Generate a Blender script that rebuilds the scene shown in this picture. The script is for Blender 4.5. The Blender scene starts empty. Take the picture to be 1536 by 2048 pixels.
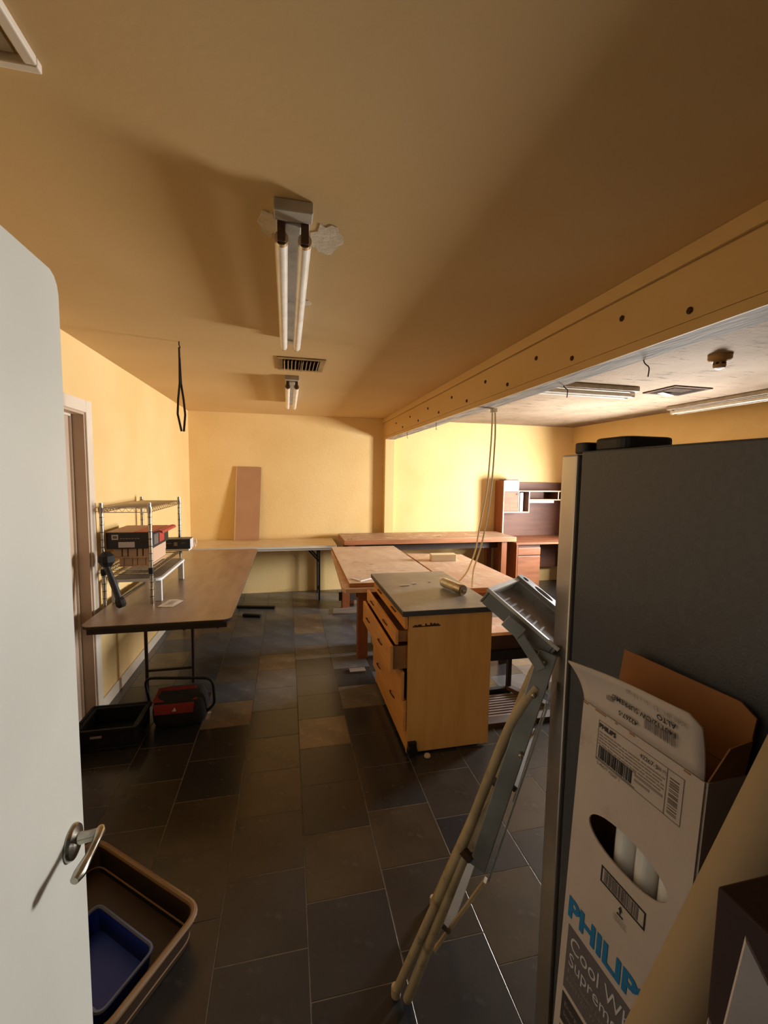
import bpy, bmesh, math, random
from mathutils import Vector, Matrix
random.seed(7)
scene = bpy.context.scene
col = scene.collection

# ------------------------------------------------------------------ camera, world, light, exposure
XL, XR, YB, ZC = -1.25, 4.45, 6.09, 2.45      # left wall, right wall, back wall, ceiling
XBEAM, ZBEAM = 1.36, 2.16
CAM = Vector((0, 0, 1.65))
YAW, PITCH, ROLL, FPX = math.radians(12.739), math.radians(4.867), math.radians(0.847), 860.5
_f = Vector((math.sin(YAW)*math.cos(PITCH), math.cos(YAW)*math.cos(PITCH), -math.sin(PITCH)))
_r = Vector((math.cos(YAW), -math.sin(YAW), 0)); _u = _r.cross(_f)
_r2 = _r*math.cos(ROLL)+_u*math.sin(ROLL); _u2 = -_r*math.sin(ROLL)+_u*math.cos(ROLL)
cd = bpy.data.cameras.new('camera'); cam = bpy.data.objects.new('camera', cd); col.objects.link(cam)
m = Matrix((( _r2.x,_u2.x,-_f.x,CAM.x),(_r2.y,_u2.y,-_f.y,CAM.y),(_r2.z,_u2.z,-_f.z,CAM.z),(0,0,0,1)))
cam.matrix_world = m
cd.sensor_fit = 'VERTICAL'; cd.sensor_height = 36.0; cd.lens = FPX*36.0/2048.0; cd.clip_start = 0.02
scene.camera = cam

world = bpy.data.worlds.new('world'); scene.world = world; world.use_nodes = True
world.node_tree.nodes['Background'].inputs[0].default_value = (0.80, 0.77, 0.72, 1)
world.node_tree.nodes['Background'].inputs[1].default_value = 0.02

WY0, WY1, WZ0, WZ1 = 3.40, 4.75, 0.88, 1.66   # window opening in the right wall
ld = bpy.data.lights.new('window_daylight', 'AREA'); ld.shape = 'RECTANGLE'
ld.size = WY1-WY0; ld.size_y = WZ1-WZ0; ld.energy = 158; ld.color = (0.98, 0.975, 0.95)
lo = bpy.data.objects.new('window_daylight', ld); col.objects.link(lo)
lo.location = (XR+0.20, (WY0+WY1)/2, (WZ0+WZ1)/2); lo.rotation_euler = Vector((-1, 0, -0.14)).to_track_quat('-Z', 'Z').to_euler()

vs = scene.view_settings
vs.view_transform = 'Standard'; vs.look = 'None'; vs.exposure = 2.15; vs.gamma = 1.0; vs.use_curve_mapping = False

# ------------------------------------------------------------------ materials
def srgb(h):
    if isinstance(h, str):
        h = h.lstrip('#'); c = [int(h[i:i+2], 16)/255 for i in (0, 2, 4)]
    else: c = [x/255 for x in h]
    return tuple(x/12.92 if x <= .04045 else ((x+.055)/1.055)**2.4 for x in c)
MATS = {}
def mat(name, color, rough=.6, metal=0., color2=None, scale=6., stretch=(1, 1, 1), contrast=(.35, .65),
        bump=0., bscale=60., detail=5., spots=None, spot_scale=8., spot_range=(.62, .72), spec=.5, spot_stretch=None):
    mt = bpy.data.materials.new(name); mt.use_nodes = True
    nt = mt.node_tree; N = nt.nodes; L = nt.links
    b = N['Principled BSDF']
    b.inputs['Base Color'].default_value = (*color, 1); b.inputs['Roughness'].default_value = rough
    b.inputs['Metallic'].default_value = metal; b.inputs['Specular IOR Level'].default_value = spec
    tc = N.new('ShaderNodeTexCoord'); mp = N.new('ShaderNodeMapping'); mp.inputs['Scale'].default_value = stretch
    L.new(tc.outputs['Object'], mp.inputs['Vector'])
    out = None
    if color2 is not None:
        n = N.new('ShaderNodeTexNoise'); n.inputs['Scale'].default_value = scale; n.inputs['Detail'].default_value = detail
        L.new(mp.outputs[0], n.inputs['Vector'])
        r = N.new('ShaderNodeValToRGB'); r.color_ramp.elements[0].position = contrast[0]; r.color_ramp.elements[1].position = contrast[1]
        r.color_ramp.elements[0].color = (*color, 1); r.color_ramp.elements[1].color = (*color2, 1)
        L.new(n.outputs['Fac'], r.inputs[0]); out = r.outputs[0]
    if spots is not None:
        n2 = N.new('ShaderNodeTexNoise'); n2.inputs['Scale'].default_value = spot_scale; n2.inputs['Detail'].default_value = 8
        n2.inputs['Roughness'].default_value = .7
        if spot_stretch:
            mp2 = N.new('ShaderNodeMapping'); mp2.inputs['Scale'].default_value = spot_stretch
            L.new(tc.outputs['Object'], mp2.inputs['Vector']); L.new(mp2.outputs[0], n2.inputs['Vector'])
        else: L.new(tc.outputs['Object'], n2.inputs['Vector'])
        r2 = N.new('ShaderNodeValToRGB'); r2.color_ramp.elements[0].position = spot_range[0]; r2.color_ramp.elements[1].position = spot_range[1]
        L.new(n2.outputs['Fac'], r2.inputs[0])
        mx = N.new('ShaderNodeMix'); mx.data_type = 'RGBA'
        L.new(r2.outputs[0], mx.inputs[0])
        if out: L.new(out, mx.inputs[6])
        else: mx.inputs[6].default_value = (*color, 1)
        mx.inputs[7].default_value = (*spots, 1); out = mx.outputs[2]
    if out: L.new(out, b.inputs['Base Color'])
    if bump:
        n3 = N.new('ShaderNodeTexNoise'); n3.inputs['Scale'].default_value = bscale; n3.inputs['Detail'].default_value = 4
        L.new(mp.outputs[0], n3.inputs['Vector'])
        bp = N.new('ShaderNodeBump'); bp.inputs['Strength'].default_value = bump; bp.inputs['Distance'].default_value = .01
        L.new(n3.outputs['Fac'], bp.inputs['Height']); L.new(bp.outputs[0], b.inputs['Normal'])
    MATS[name] = mt
    return mt
S = srgb
mat('wall_yellow', S('#eece93'), .75, color2=S('#e7c586'), scale=1.3, bump=.13, bscale=38, spots=S('#8d6f41'), spot_scale=7, spot_range=(.70, .76), spec=.25)
mat('ceiling_yellow', S('#d4b380'), .8, color2=S('#cdab77'), scale=1.1, bump=.05, bscale=45, spots=S('#c8a571'), spot_scale=3, spot_range=(.66, .80), spec=.2)
mat('ceiling_scraped', S('#998672'), .85, color2=S('#86735f'), scale=2.2, bump=.35, bscale=40, spots=S('#5e4f41'), spot_scale=4, spot_range=(.56, .68), spot_stretch=(1.2, 4.5, 1), spec=.1)
mat('beam_paint', S('#e2c086'), .7, color2=S('#d6b074'), scale=2.0, stretch=(1, .25, 1), bump=.12, bscale=30, spec=.25)
mat('beam_raw', S('#a99a86'), .85, color2=S('#6f6355'), scale=7, stretch=(3, .5, 3), bump=.3, bscale=20)
mat('wall_brown', S('#4b3a2a'), .8, color2=S('#41311f'), scale=3, stretch=(4, 4, .5))
mat('bolt_rust', S('#4a2c14'), .7, .3)
mat('trim_white', S('#e9dccb'), .5, color2=S('#dccdb9'), scale=3, spots=S('#9b8a76'), spot_scale=10, spot_range=(.72, .8))
mat('door_paint', S('#d3d2c8'), .45, color2=S('#cbcac0'), scale=2.2, spots=S('#b9b29f'), spot_scale=5, spot_range=(.70, .80), bump=.03, bscale=80)
mat('door_beige', S('#cdb49c'), .5, color2=S('#c2a890'), scale=3)
mat('chrome_worn', S('#b9b4a8'), .22, 1., color2=S('#8b857a'), scale=30)
mat('grout', S('#6d6154'), .9, color2=S('#5a4f44'), scale=20, spec=.1)
TILE = []; TILE_FAR_LIT = []  # second list repeats the slates lightened: far-floor brightness painted into the colour
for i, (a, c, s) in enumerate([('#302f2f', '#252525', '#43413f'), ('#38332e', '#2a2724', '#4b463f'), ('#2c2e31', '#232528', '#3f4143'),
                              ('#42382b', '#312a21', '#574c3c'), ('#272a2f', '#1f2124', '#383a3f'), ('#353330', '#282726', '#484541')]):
    TILE_FAR_LIT.append(mat('far_lit_slate_%d' % i, tuple(q*3.6 for q in S(a)), .33, color2=tuple(q*3.4 for q in S(c)), scale=5.5, contrast=(.3, .7), bump=.10, bscale=11, spots=tuple(q*3.0 for q in S(s)), spot_scale=9, spot_range=(.5, .72), spec=.6))
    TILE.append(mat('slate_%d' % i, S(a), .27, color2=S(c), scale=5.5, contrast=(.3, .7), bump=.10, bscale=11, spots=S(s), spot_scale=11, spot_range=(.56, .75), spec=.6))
mat('fixture_metal', S('#bcb1a0'), .5, color2=S('#a3988a'), scale=12, spots=S('#7c6d5b'), spot_scale=16)
mat('fixture_white', S('#ddd6cb'), .4)
mat('tube_glass', S('#f2efe9'), .18, color2=S('#e3ddd3'), scale=15, spec=.6)
mat('brown_plastic', S('#4a2e1c'), .5)
mat('patch_plaster', S('#dccbb0'), .85, color2=S('#cdb898'), scale=20, bump=.3, bscale=60)
mat('vent_metal', S('#a98c5d'), .6, color2=S('#8d7347'), scale=15)
mat('vent_rust', S('#5c422a'), .85, color2=S('#46301d'), scale=12, spec=.1)
mat('vent_dark', S('#22170f'), .95, spec=.05)
mat('table_brown', S('#9c8979'), .33, color2=S('#8b7667'), scale=4, stretch=(3, .6, 1), spots=S('#a6998b'), spot_scale=5, spot_range=(.58, .82), spec=.5)
mat('edge_dark', S('#2d221c'), .5)
mat('steel_brown', S('#37241c'), .5, .3)
mat('steel_black', S('#151413'), .55, .2)
mat('counter_cream', S('#dcc9a8'), .45, color2=S('#cfb994'), scale=4, spots=S('#a08a68'), spot_scale=9, spot_range=(.62, .75))
mat('counter_edge', S('#d8d2c8'), .5)
mat('plywood', S('#d3ae92'), .6, color2=S('#c69d80'), scale=3.5, stretch=(3.5, .7, 1), spots=S('#e2cdb8'), spot_scale=6, spot_range=(.50, .68), bump=.08, bscale=40)
mat('plywood_dusty', S('#dcc6b0'), .65, color2=S('#cfb49b'), scale=4, stretch=(2, .8, 1), spots=S('#6b594d'), spot_scale=5, spot_range=(.60, .66), spot_stretch=(1.3, 4.5, 1), bump=.08, bscale=40)
mat('ply_edge', S('#b57c48'), .6, color2=S('#9d6a3c'), scale=6, stretch=(1, 1, 12))
mat('block_wood', S('#b5794f'), .5, color2=S('#96603c'), scale=4, stretch=(.5, 4, 4), spots=S('#5d3823'), spot_scale=5, spot_range=(.66, .74), bump=.05, bscale=40)
mat('block_top', S('#b89780'), .55, color2=S('#a78369'), scale=4, stretch=(.6, 4, 4), spots=S('#e0cdb9'), spot_scale=7, spot_range=(.52, .7))
mat('oak_cab', S('#e6ac5f'), .5, color2=S('#d99d50'), scale=5, stretch=(4, 4, .5), spots=S('#6b4019'), spot_scale=9, spot_range=(.70, .78), bump=.03)
mat('oak_front', S('#e0a052'), .42, color2=S('#d08f44'), scale=5, stretch=(4, .6, 4), bump=.03)
mat('drawer_inner', S('#9d6c3b'), .6, color2=S('#86582c'), scale=6)
mat('laminate_grey', S('#9a938d'), .4, color2=S('#88817b'), scale=5, spots=S('#a69c90'), spot_scale=7, spot_range=(.55, .72))
mat('laminate_edge', S('#3e3c3c'), .45)
mat('desk_wood', S('#96603f'), .6, color2=S('#804c2f'), scale=4, stretch=(.6, 4, 4))
mat('desk_dark', S('#6b4330'), .6, color2=S('#5a3626'), scale=4, stretch=(.6, 4, 4))
mat('desk_edge', S('#c9a88c'), .6)
mat('desk_side', S('#8d4f28'), .5, color2=S('#7b4220'), scale=4, stretch=(4, 4, .6))
mat('pedestal_wood', S('#8d5a3c'), .45, color2=S('#77482e'), scale=5, stretch=(.6, 4, 4))
mat('paper_white', S('#efeae2'), .7, color2=S('#e2dbd0'), scale=6)
mat('fridge_black', S('#4b4c50'), .38, color2=S('#444649'), scale=90, bump=.12, bscale=260, spec=.5)
mat('fridge_gasket', S('#0d0d0e'), .6)
mat('fridge_door_side', S('#cfc8be'), .32, .85, color2=S('#bdb2a4'), scale=4, spots=S('#8f8273'), spot_scale=12, spot_range=(.68, .76))
mat('stainless', S('#b7b3ab'), .3, .9)
mat('hinge_black', S('#1b1b1c'), .5)
mat('carton_white', S('#cdbcae'), .75, color2=S('#c3b1a2'), scale=4, spots=S('#a3917f'), spot_scale=8, spot_range=(.60, .78))
mat('kraft', S('#a7713f'), .8, color2=S('#946136'), scale=6)
mat('ink_black', S('#2c2623'), .8)
mat('ink_grey', S('#6c5f57'), .8)
mat('ink_faint', S('#94857a'), .8)
mat('ink_blue', S('#1173a8'), .7)
mat('panel_grey', S('#655d5e'), .75)
mat('panel_dark', S('#3e3735'), .75)
mat('tube_roll', S('#b29a76'), .8, color2=S('#a68d69'), scale=5)
mat('dark_carton', S('#3c2118'), .75, color2=S('#321a13'), scale=6)
mat('sheet_white', S('#d8cbc2'), .8, color2=S('#cdbfb5'), scale=10, spots=S('#7d5b46'), spot_scale=5, spot_range=(.66, .8))
mat('ladder_beige', S('#b7a27c'), .6, color2=S('#a18b66'), scale=7, spots=S('#6d5a3c'), spot_scale=14, spot_range=(.55, .7))
mat('ladder_step', S('#66543b'), .7, color2=S('#57472f'), scale=8)
mat('aluminium', S('#a7a69f'), .42, .75, color2=S('#8f8d86'), scale=10, spots=S('#d1cfc9'), spot_scale=20, spot_range=(.66, .74))
mat('tray_plastic', S('#8d8c88'), .5, color2=S('#7c7a76'), scale=9, spots=S('#5b5149'), spot_scale=7, spot_range=(.56, .7))
mat('tray_floor', S('#7d6b5c'), .7, color2=S('#5e4f43'), scale=9, stretch=(1, 1, 1), spots=S('#a1917f'), spot_scale=12)
mat('can_metal', S('#b8ad9b'), .25, .9)
mat('can_label', S('#b3a98c'), .35, .6, color2=S('#dcd8cc'), scale=12)
mat('wire_chrome', S('#b3aa9c'), .25, .95)
mat('white_plastic', S('#dfe3e6'), .4)
mat('riser_grey', S('#8b857d'), .55, color2=S('#7a736b'), scale=9)
mat('carton_black', S('#1d1a1a'), .5)
mat('carton_red', S('#b8342a'), .5, color2=S('#a8473a'), scale=4)
mat('carton_pinkish', S('#b08a78'), .6)
mat('carton_blue', S('#25303d'), .45)
mat('label_pale', S('#cdc6c4'), .6)
mat('divider_tan', S('#cfae90'), .7)
mat('pole_black', S('#1f1e22'), .45)
mat('cardboard_panel', S('#b58a66'), .8, color2=S('#ab805d'), scale=3, spec=.2)
mat('cardboard_edge', S('#c9a37e'), .8)
mat('strap_black', S('#1e130c'), .7)
mat('cable_white', S('#d9c79c'), .5)
mat('bag_red', S('#8e1f1a'), .65, color2=S('#6d1512'), scale=8)
mat('bag_black', S('#171516'), .8, color2=S('#201d1e'), scale=20)
mat('crate_black', S('#141517'), .6)
mat('bin_brown', S('#3f2c1b'), .5, color2=S('#372617'), scale=6)
mat('bin_rim', S('#86694a'), .45)
mat('bin_blue', S('#1c3aa0'), .5)
mat('bin_blue_rim', S('#5c6683'), .45)
mat('mat_grey', S('#7c716c'), .7, color2=S('#6a605c'), scale=8)
mat('wood_dark', S('#3f2d22'), .7, color2=S('#33241b'), scale=5)
mat('plank_grey', S('#7a6c60'), .8, color2=S('#67594e'), scale=6, stretch=(.5, 4, 1))
mat('lump_beige', S('#c8b48e'), .7)
mat('smoke_tan', S('#9a7847'), .6, color2=S('#86673a'), scale=10)
mat('sun_glass', S('#ffffff'), .1)
g = MATS['sun_glass']; nt = g.node_tree
tr = nt.nodes.new('ShaderNodeBsdfTransparent'); gl = nt.nodes.new('ShaderNodeBsdfGlossy'); gl.inputs['Roughness'].default_value = .03
mxs = nt.nodes.new('ShaderNodeMixShader'); mxs.inputs[0].default_value = .06
nt.links.new(tr.outputs[0], mxs.inputs[1]); nt.links.new(gl.outputs[0], mxs.inputs[2])
nt.links.new(mxs.outputs[0], nt.nodes['Material Output'].inputs[0])

# ------------------------------------------------------------------ mesh helpers
V = Vector
ORIGIN = {}
def tag(o, label=None, cat=None, group=None, kind=None):
    if label: o['label'] = label
    if cat: o['category'] = cat
    if group: o['group'] = group
    if kind: o['kind'] = kind
    return o
def thing(name, label, cat, loc, group=None, kind=None):
    o = bpy.data.objects.new(name, None); col.objects.link(o)
    o.location = loc; o.empty_display_size = .05; ORIGIN[o.name] = V(loc)
    return tag(o, label, cat, group, kind)
class MB:
    def __init__(s): s.v = []; s.f = []
    def add(s, vs, fs):
        k = len(s.v); s.v += [V(x) for x in vs]; s.f += [tuple(i+k for i in q) for q in fs]; return s
    def box(s, x0, x1, y0, y1, z0, z1):
        return s.add([(x0,y0,z0),(x1,y0,z0),(x1,y1,z0),(x0,y1,z0),(x0,y0,z1),(x1,y0,z1),(x1,y1,z1),(x0,y1,z1)],
                     [(3,2,1,0),(4,5,6,7),(0,1,5,4),(1,2,6,5),(2,3,7,6),(3,0,4,7)])
    def obox(s, c, ax, ay, az):      # centre and three half-axis vectors
        c, ax, ay, az = map(V, (c, ax, ay, az))
        return s.add([c-ax-ay-az, c+ax-ay-az, c+ax+ay-az, c-ax+ay-az, c-ax-ay+az, c+ax-ay+az, c+ax+ay+az, c-ax+ay+az],
                     [(3,2,1,0),(4,5,6,7),(0,1,5,4),(1,2,6,5),(2,3,7,6),(3,0,4,7)])
    def bar(s, p0, p1, w, h, up=(0, 0, 1)):
        p0, p1 = V(p0), V(p1); d = p1-p0; a = d.normalized(); up = V(up)
        if abs(a.dot(up.normalized())) > .99: up = V((0, 1, 0))
        sd = a.cross(up).normalized(); u = sd.cross(a).normalized()
        return s.obox((p0+p1)/2, d/2, sd*w/2, u*h/2)
    def tube(s, path, r, n=10, caps=True, closed=False):
        P = [V(p) for p in path]; R = r if isinstance(r, (list, tuple)) else [r]*len(P)
        T = []
        for i in range(len(P)):
            if closed: t = P[(i+1) % len(P)]-P[i-1]
            else: t = (P[min(i+1, len(P)-1)]-P[max(i-1, 0)])
            T.append(t.normalized())
        nrm = T[0].orthogonal().normalized(); k = len(s.v)
        for i, p in enumerate(P):
            nrm = (nrm-T[i]*nrm.dot(T[i])).normalized(); b = T[i].cross(nrm)
            for j in range(n):
                a = 2*math.pi*j/n; s.v.append(p+(nrm*math.cos(a)+b*math.sin(a))*R[i])
        m_ = len(P)
        for i in range(m_ if closed else m_-1):
            i2 = (i+1) % m_
            for j in range(n):
                j2 = (j+1) % n
                s.f.append((k+i*n+j, k+i*n+j2, k+i2*n+j2, k+i2*n+j))
        if caps and not closed:
            s.f.append(tuple(k+j for j in reversed(range(n)))); s.f.append(tuple(k+(m_-1)*n+j for j in range(n)))
        return s
    def lathe(s, c, prof, n=20, axis=(0, 0, 1), caps=True):   # prof = [(radius, height)] from bottom to top
        c = V(c); ax = V(axis).normalized(); a = ax.orthogonal().normalized(); b = ax.cross(a); k = len(s.v)
        for r, h in prof:
            for j in range(n):
                t = 2*math.pi*j/n; s.v.append(c+ax*h+(a*math.cos(t)+b*math.sin(t))*r)
        for i in range(len(prof)-1):
            for j in range(n):
                j2 = (j+1) % n; s.f.append((k+i*n+j, k+i*n+j2, k+(i+1)*n+j2, k+(i+1)*n+j))
        if caps:
            s.f.append(tuple(k+j for j in reversed(range(n)))); s.f.append(tuple(k+(len(prof)-1)*n+j for j in range(n)))
        return s
    def prism(s, poly, vec):
        P = [V(p) for p in poly]; vec = V(vec); n = len(P); k = len(s.v)
        nr = V((0, 0, 0))
        for i in range(n): nr += P[i].cross(P[(i+1) % n])
        if nr.dot(vec) > 0: P = P[::-1]
        s.v += P+[p+vec for p in P]
        s.f.append(tuple(k+i for i in range(n))); s.f.append(tuple(k+n+i for i in reversed(range(n))))
        for i in range(n): j = (i+1) % n; s.f.append((k+j, k+i, k+n+i, k+n+j))
        return s
    def build(s, name, mt, parent=None, smooth=False, bevel=0., seg=2):
        me = bpy.data.meshes.new(name)
        off = ORIGIN.get(parent.name, V((0, 0, 0))) if parent else V((0, 0, 0))
        me.from_pydata([tuple(x-off) for x in s.v], [], s.f); me.update()
        me.materials.append(MATS[mt] if isinstance(mt, str) else mt)
        o = bpy.data.objects.new(name, me); col.objects.link(o)
        if parent: o.parent = parent
        ORIGIN[o.name] = off
        if bevel:
            bv = o.modifiers.new('bevel', 'BEVEL'); bv.width = bevel; bv.segments = seg; bv.limit_method = 'ANGLE'; bv.angle_limit = math.radians(40)
        if smooth:
            for p in me.polygons: p.use_smooth = True
            me.set_sharp_from_angle(angle=math.radians(38))
        return o
def rrect(x0, x1, y0, y1, z, r, n=5, corners=(1, 1, 1, 1)):
    pts = []
    for k, (cx, cy, a0) in enumerate([(x1-r, y1-r, 0), (x0+r, y1-r, 90), (x0+r, y0+r, 180), (x1-r, y0+r, 270)]):
        if corners[k]:
            for i in range(n+1):
                a = math.radians(a0+90*i/n); pts.append((cx+r*math.cos(a), cy+r*math.sin(a), z))
        else:
            sx = (x1, x0, x0, x1)[k]; sy = (y1, y1, y0, y0)[k]; pts.append((sx, sy, z))
    return pts
def struct(o, label=None, cat=None): o['kind'] = 'structure'; return tag(o, label, cat)
def rounded_path(pts, r, n=5, closed=False):
    P = [V(p) for p in pts]; out = []
    N_ = len(P)
    for i in range(N_):
        if not closed and i in (0, N_-1): out.append(P[i]); continue
        a, b, c = P[i-1], P[i], P[(i+1) % N_]
        da = (a-b); dc = (c-b); rr = min(r, da.length*.45, dc.length*.45)
        p0 = b+da.normalized()*rr; p1 = b+dc.normalized()*rr
        for k in range(n+1):
            t = k/n; out.append(p0*(1-t)**2+b*2*t*(1-t)+p1*t*t)
    return out
def text(name, s, size, org, xd, yd, mt, parent, bold=0., xscale=1.):
    cu = bpy.data.curves.new(name, 'FONT'); cu.body = s; cu.size = size; cu.offset = bold; cu.resolution_u = 3
    ob = bpy.data.objects.new('tmp_text', cu)
    me = bpy.data.meshes.new_from_object(ob); bpy.data.objects.remove(ob)
    org, xd, yd = V(org), V(xd).normalized(), V(yd).normalized(); off = ORIGIN.get(parent.name, V((0, 0, 0)))
    for v in me.vertices: v.co = org+xd*v.co.x*xscale+yd*v.co.y-off
    me.materials.clear(); me.materials.append(MATS[mt]); me.name = name
    o = bpy.data.objects.new(name, me); col.objects.link(o); o.parent = parent; ORIGIN[o.name] = off
    return o

# ------------------------------------------------------------------ the room
T = .12
fl = struct(MB().box(XL-T, XR+T, -.4, YB+T, -.12, -.0006).build('floor', 'grout'))
CW, RW = .3125, .3185
full = None; stuff = MB(); k0 = -5
offs = {0: 1.228, -1: 1.39, 1: 1.31, -2: 1.24, -3: 1.42, 2: 1.20, 3: 1.37}
ntile = 0
forced = {(-1, 2): 3, (-1, 3): 3, (0, 4): 3, (0, 3): 4, (-1, 1): 1}
for k in range(-5, 15):
    x0, x1 = .067+CW*k+.002, .067+CW*(k+1)-.002
    cx0, cx1 = max(x0, XL), min(x1, XR)
    if cx1-cx0 < .03: continue
    oy = offs.get(k, 1.2+(k*.137) % RW)
    for j in range(-5, 17):
        y0, y1 = oy+RW*j+.002, oy+RW*(j+1)-.002
        cy0, cy1 = max(y0, -.3), min(y1, YB)
        if cy1-cy0 < .03: continue
        visible = cy1 > .95 and cx0 < 2.3 and cy1 < 6.2
        mt = (TILE_FAR_LIT if cy0+random.uniform(-.7, .7) > 3.0 else TILE)[forced.get((k, j), random.randrange(6))]
        dz = random.uniform(-.0001, .0005)
        if not visible:
            stuff.box(cx0, cx1, cy0, cy1, -.006, dz); continue
        isfull = cx0 == x0 and cx1 == x1 and cy0 == y0 and cy1 == y1
        me_key = None
        b = MB(); w, h = cx1-cx0, cy1-cy0; c = .0008
        b.add([(0,0,-.006),(w,0,-.006),(w,h,-.006),(0,h,-.006),(0,0,-.0004),(w,0,-.0004),(w,h,-.0004),(0,h,-.0004),(c,c,0),(w-c,c,0),(w-c,h-c,0),(c,h-c,0)],
              [(0,1,5,4),(1,2,6,5),(2,3,7,6),(3,0,4,7),(4,5,9,8),(5,6,10,9),(6,7,11,10),(7,4,8,11),(8,9,10,11)])
        if isfull and full is not None:
            o = bpy.data.objects.new('tile', full); col.objects.link(o)
        else:
            o = b.build('tile', mt)
            if isfull: full = o.data
        o.parent = fl; o.location = (cx0, cy0, dz)
        if o.data is full:
            o.material_slots[0].link = 'OBJECT'
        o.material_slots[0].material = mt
        ntile += 1
st = stuff.build('tile_field', TILE[0], fl); st['kind'] = 'stuff'

struct(MB().box(XL-T, XBEAM+.07, -.3, YB+T, ZC, ZC+T).build('ceiling', 'ceiling_yellow'))
struct(MB().box(XBEAM+.07, XR+T, -.3, YB+T, ZC, ZC+T).build('ceiling', 'ceiling_scraped'))
struct(MB().box(XL-T, XR+T, YB, YB+T, -.1, ZC+.02).build('wall_back', 'wall_yellow'))
# left wall with the door opening
D2Y0, D2Y1, D2Z = 2.27, 3.115, 2.025
struct(MB().box(XL-T, XL, -.3, D2Y0, -.1, ZC+.02).box(XL-T, XL, D2Y1, YB, -.1, ZC+.02).box(XL-T, XL, D2Y0, D2Y1, D2Z, ZC+.02).build('wall_left', 'wall_yellow'))
struct(MB().box(XR, XR+T, -.3, WY0, -.1, ZC+.02).box(XR, XR+T, WY1, YB, -.1, ZC+.02).box(XR, XR+T, WY0, WY1, -.1, WZ0).box(XR, XR+T, WY0, WY1, WZ1, ZC+.02).build('wall_right', 'wall_yellow'))
# front wall with the doorway the camera stands in
FX0, FX1, FZ = -.50, .44, 2.06
struct(MB().box(XL, FX0, -.08, .06, -.1, ZC+.02).box(FX1, XR, -.08, .06, -.1, ZC+.02).box(FX0, FX1, -.08, .06, FZ, ZC+.02).build('wall_front', 'wall_brown'))
# window
wn = struct(thing('window_1', None, None, (XR, (WY0+WY1)/2, WZ0)))
MB().box(XR-.02, XR+.10, WY0-.06, WY0, WZ0-.06, WZ1+.06).box(XR-.02, XR+.10, WY1, WY1+.06, WZ0-.06, WZ1+.06).box(XR-.02, XR+.10, WY0, WY1, WZ1, WZ1+.06).build('window_frame', 'trim_white', wn)
MB().box(XR-.06, XR+.10, WY0, WY1, WZ0-.04, WZ0).build('window_sill', 'trim_white', wn)
MB().box(XR+.03, XR+.07, (WY0+WY1)/2-.02, (WY0+WY1)/2+.02, WZ0, WZ1).build('mullion', 'trim_white', wn)
for a, b in ((WY0, (WY0+WY1)/2-.02), ((WY0+WY1)/2+.02, WY1)):
    MB().box(XR+.046, XR+.052, a, b, WZ0, WZ1).build('pane', 'sun_glass', wn)
# left wall door (closed, recessed)
d2 = struct(thing('door_2', None, None, (XL, (D2Y0+D2Y1)/2, 0)))
MB().box(XL-.115, XL-.075, D2Y0+.02, D2Y1-.02, .008, D2Z-.02).build('slab', 'door_beige', d2)
MB().box(XL-.12, XL+.004, D2Y1-.022, D2Y1, 0, D2Z).box(XL-.12, XL+.004, D2Y0, D2Y0+.022, 0, D2Z).box(XL-.12, XL+.004, D2Y0+.022, D2Y1-.022, D2Z-.022, D2Z).build('jamb', 'door_beige', d2)
MB().box(XL-.075, XL-.062, D2Y1-.036, D2Y1-.022, 0, D2Z-.022).box(XL-.075, XL-.062, D2Y0+.022, D2Y1-.036, D2Z-.036, D2Z-.022).build('door_stop', 'trim_white', d2)
c = MB()
for y0, y1, z0, z1 in ((D2Y1-.008, D2Y1+.075, 0, D2Z+.07), (D2Y0-.075, D2Y0+.008, 0, D2Z+.07)):
    c.box(XL, XL+.016, y0, y1, z0, z1)
c.box(XL, XL+.016, D2Y0+.008, D2Y1-.008, D2Z-.008, D2Z+.07); c.build('casing', 'trim_white', d2, bevel=.005)
struct(MB().box(XL, XL+.012, D2Y1+.075, YB, 0, .085).build('baseboard_left', 'trim_white', bevel=.003))
# beam with fascia boards and bolts
bm_ = struct(thing('trim_1', None, None, (XBEAM, 3, ZBEAM)))
MB().box(XBEAM, XBEAM+.137, .06, YB, ZBEAM+.012, ZC).build('beam_core', 'beam_paint', bm_)
MB().box(XBEAM+.004, XBEAM+.140, .06, YB, ZBEAM, ZBEAM+.012).build('beam_soffit', 'beam_raw', bm_)
MB().box(XBEAM-.012, XBEAM, .06, YB, ZBEAM-.004, 2.193).build('lower_board', 'beam_paint', bm_, bevel=.002)
MB().box(XBEAM-.010, XBEAM, .06, YB, 2.195, 2.386).build('fascia_board', 'beam_paint', bm_, bevel=.002)
MB().box(XBEAM-.022, XBEAM, .06, YB, 2.392, ZC).build('upper_board', 'beam_paint', bm_, bevel=.003)
for i in range(17):
    y = 1.262+.3135*(i-3); z = 2.228 if i % 2 else 2.308
    if y > .1:
        MB().lathe((XBEAM-.010, y, z), [(.012, 0), (.012, .004), (.007, .008)], 10, (-1, 0, 0)).build('bolt', 'bolt_rust', bm_)
struct(MB().box(XBEAM-.002, XBEAM+.135, YB-.105, YB, 0, ZBEAM).build('trim_2', 'wall_yellow', bevel=.004))
struct(MB().box(FX0-.02, FX0, -.09, .07, 0, FZ).box(FX1, FX1+.02, -.09, .07, 0, FZ).box(FX0, FX1, -.09, .07, FZ, FZ+.02).build('trim_3', 'trim_white'))
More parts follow.
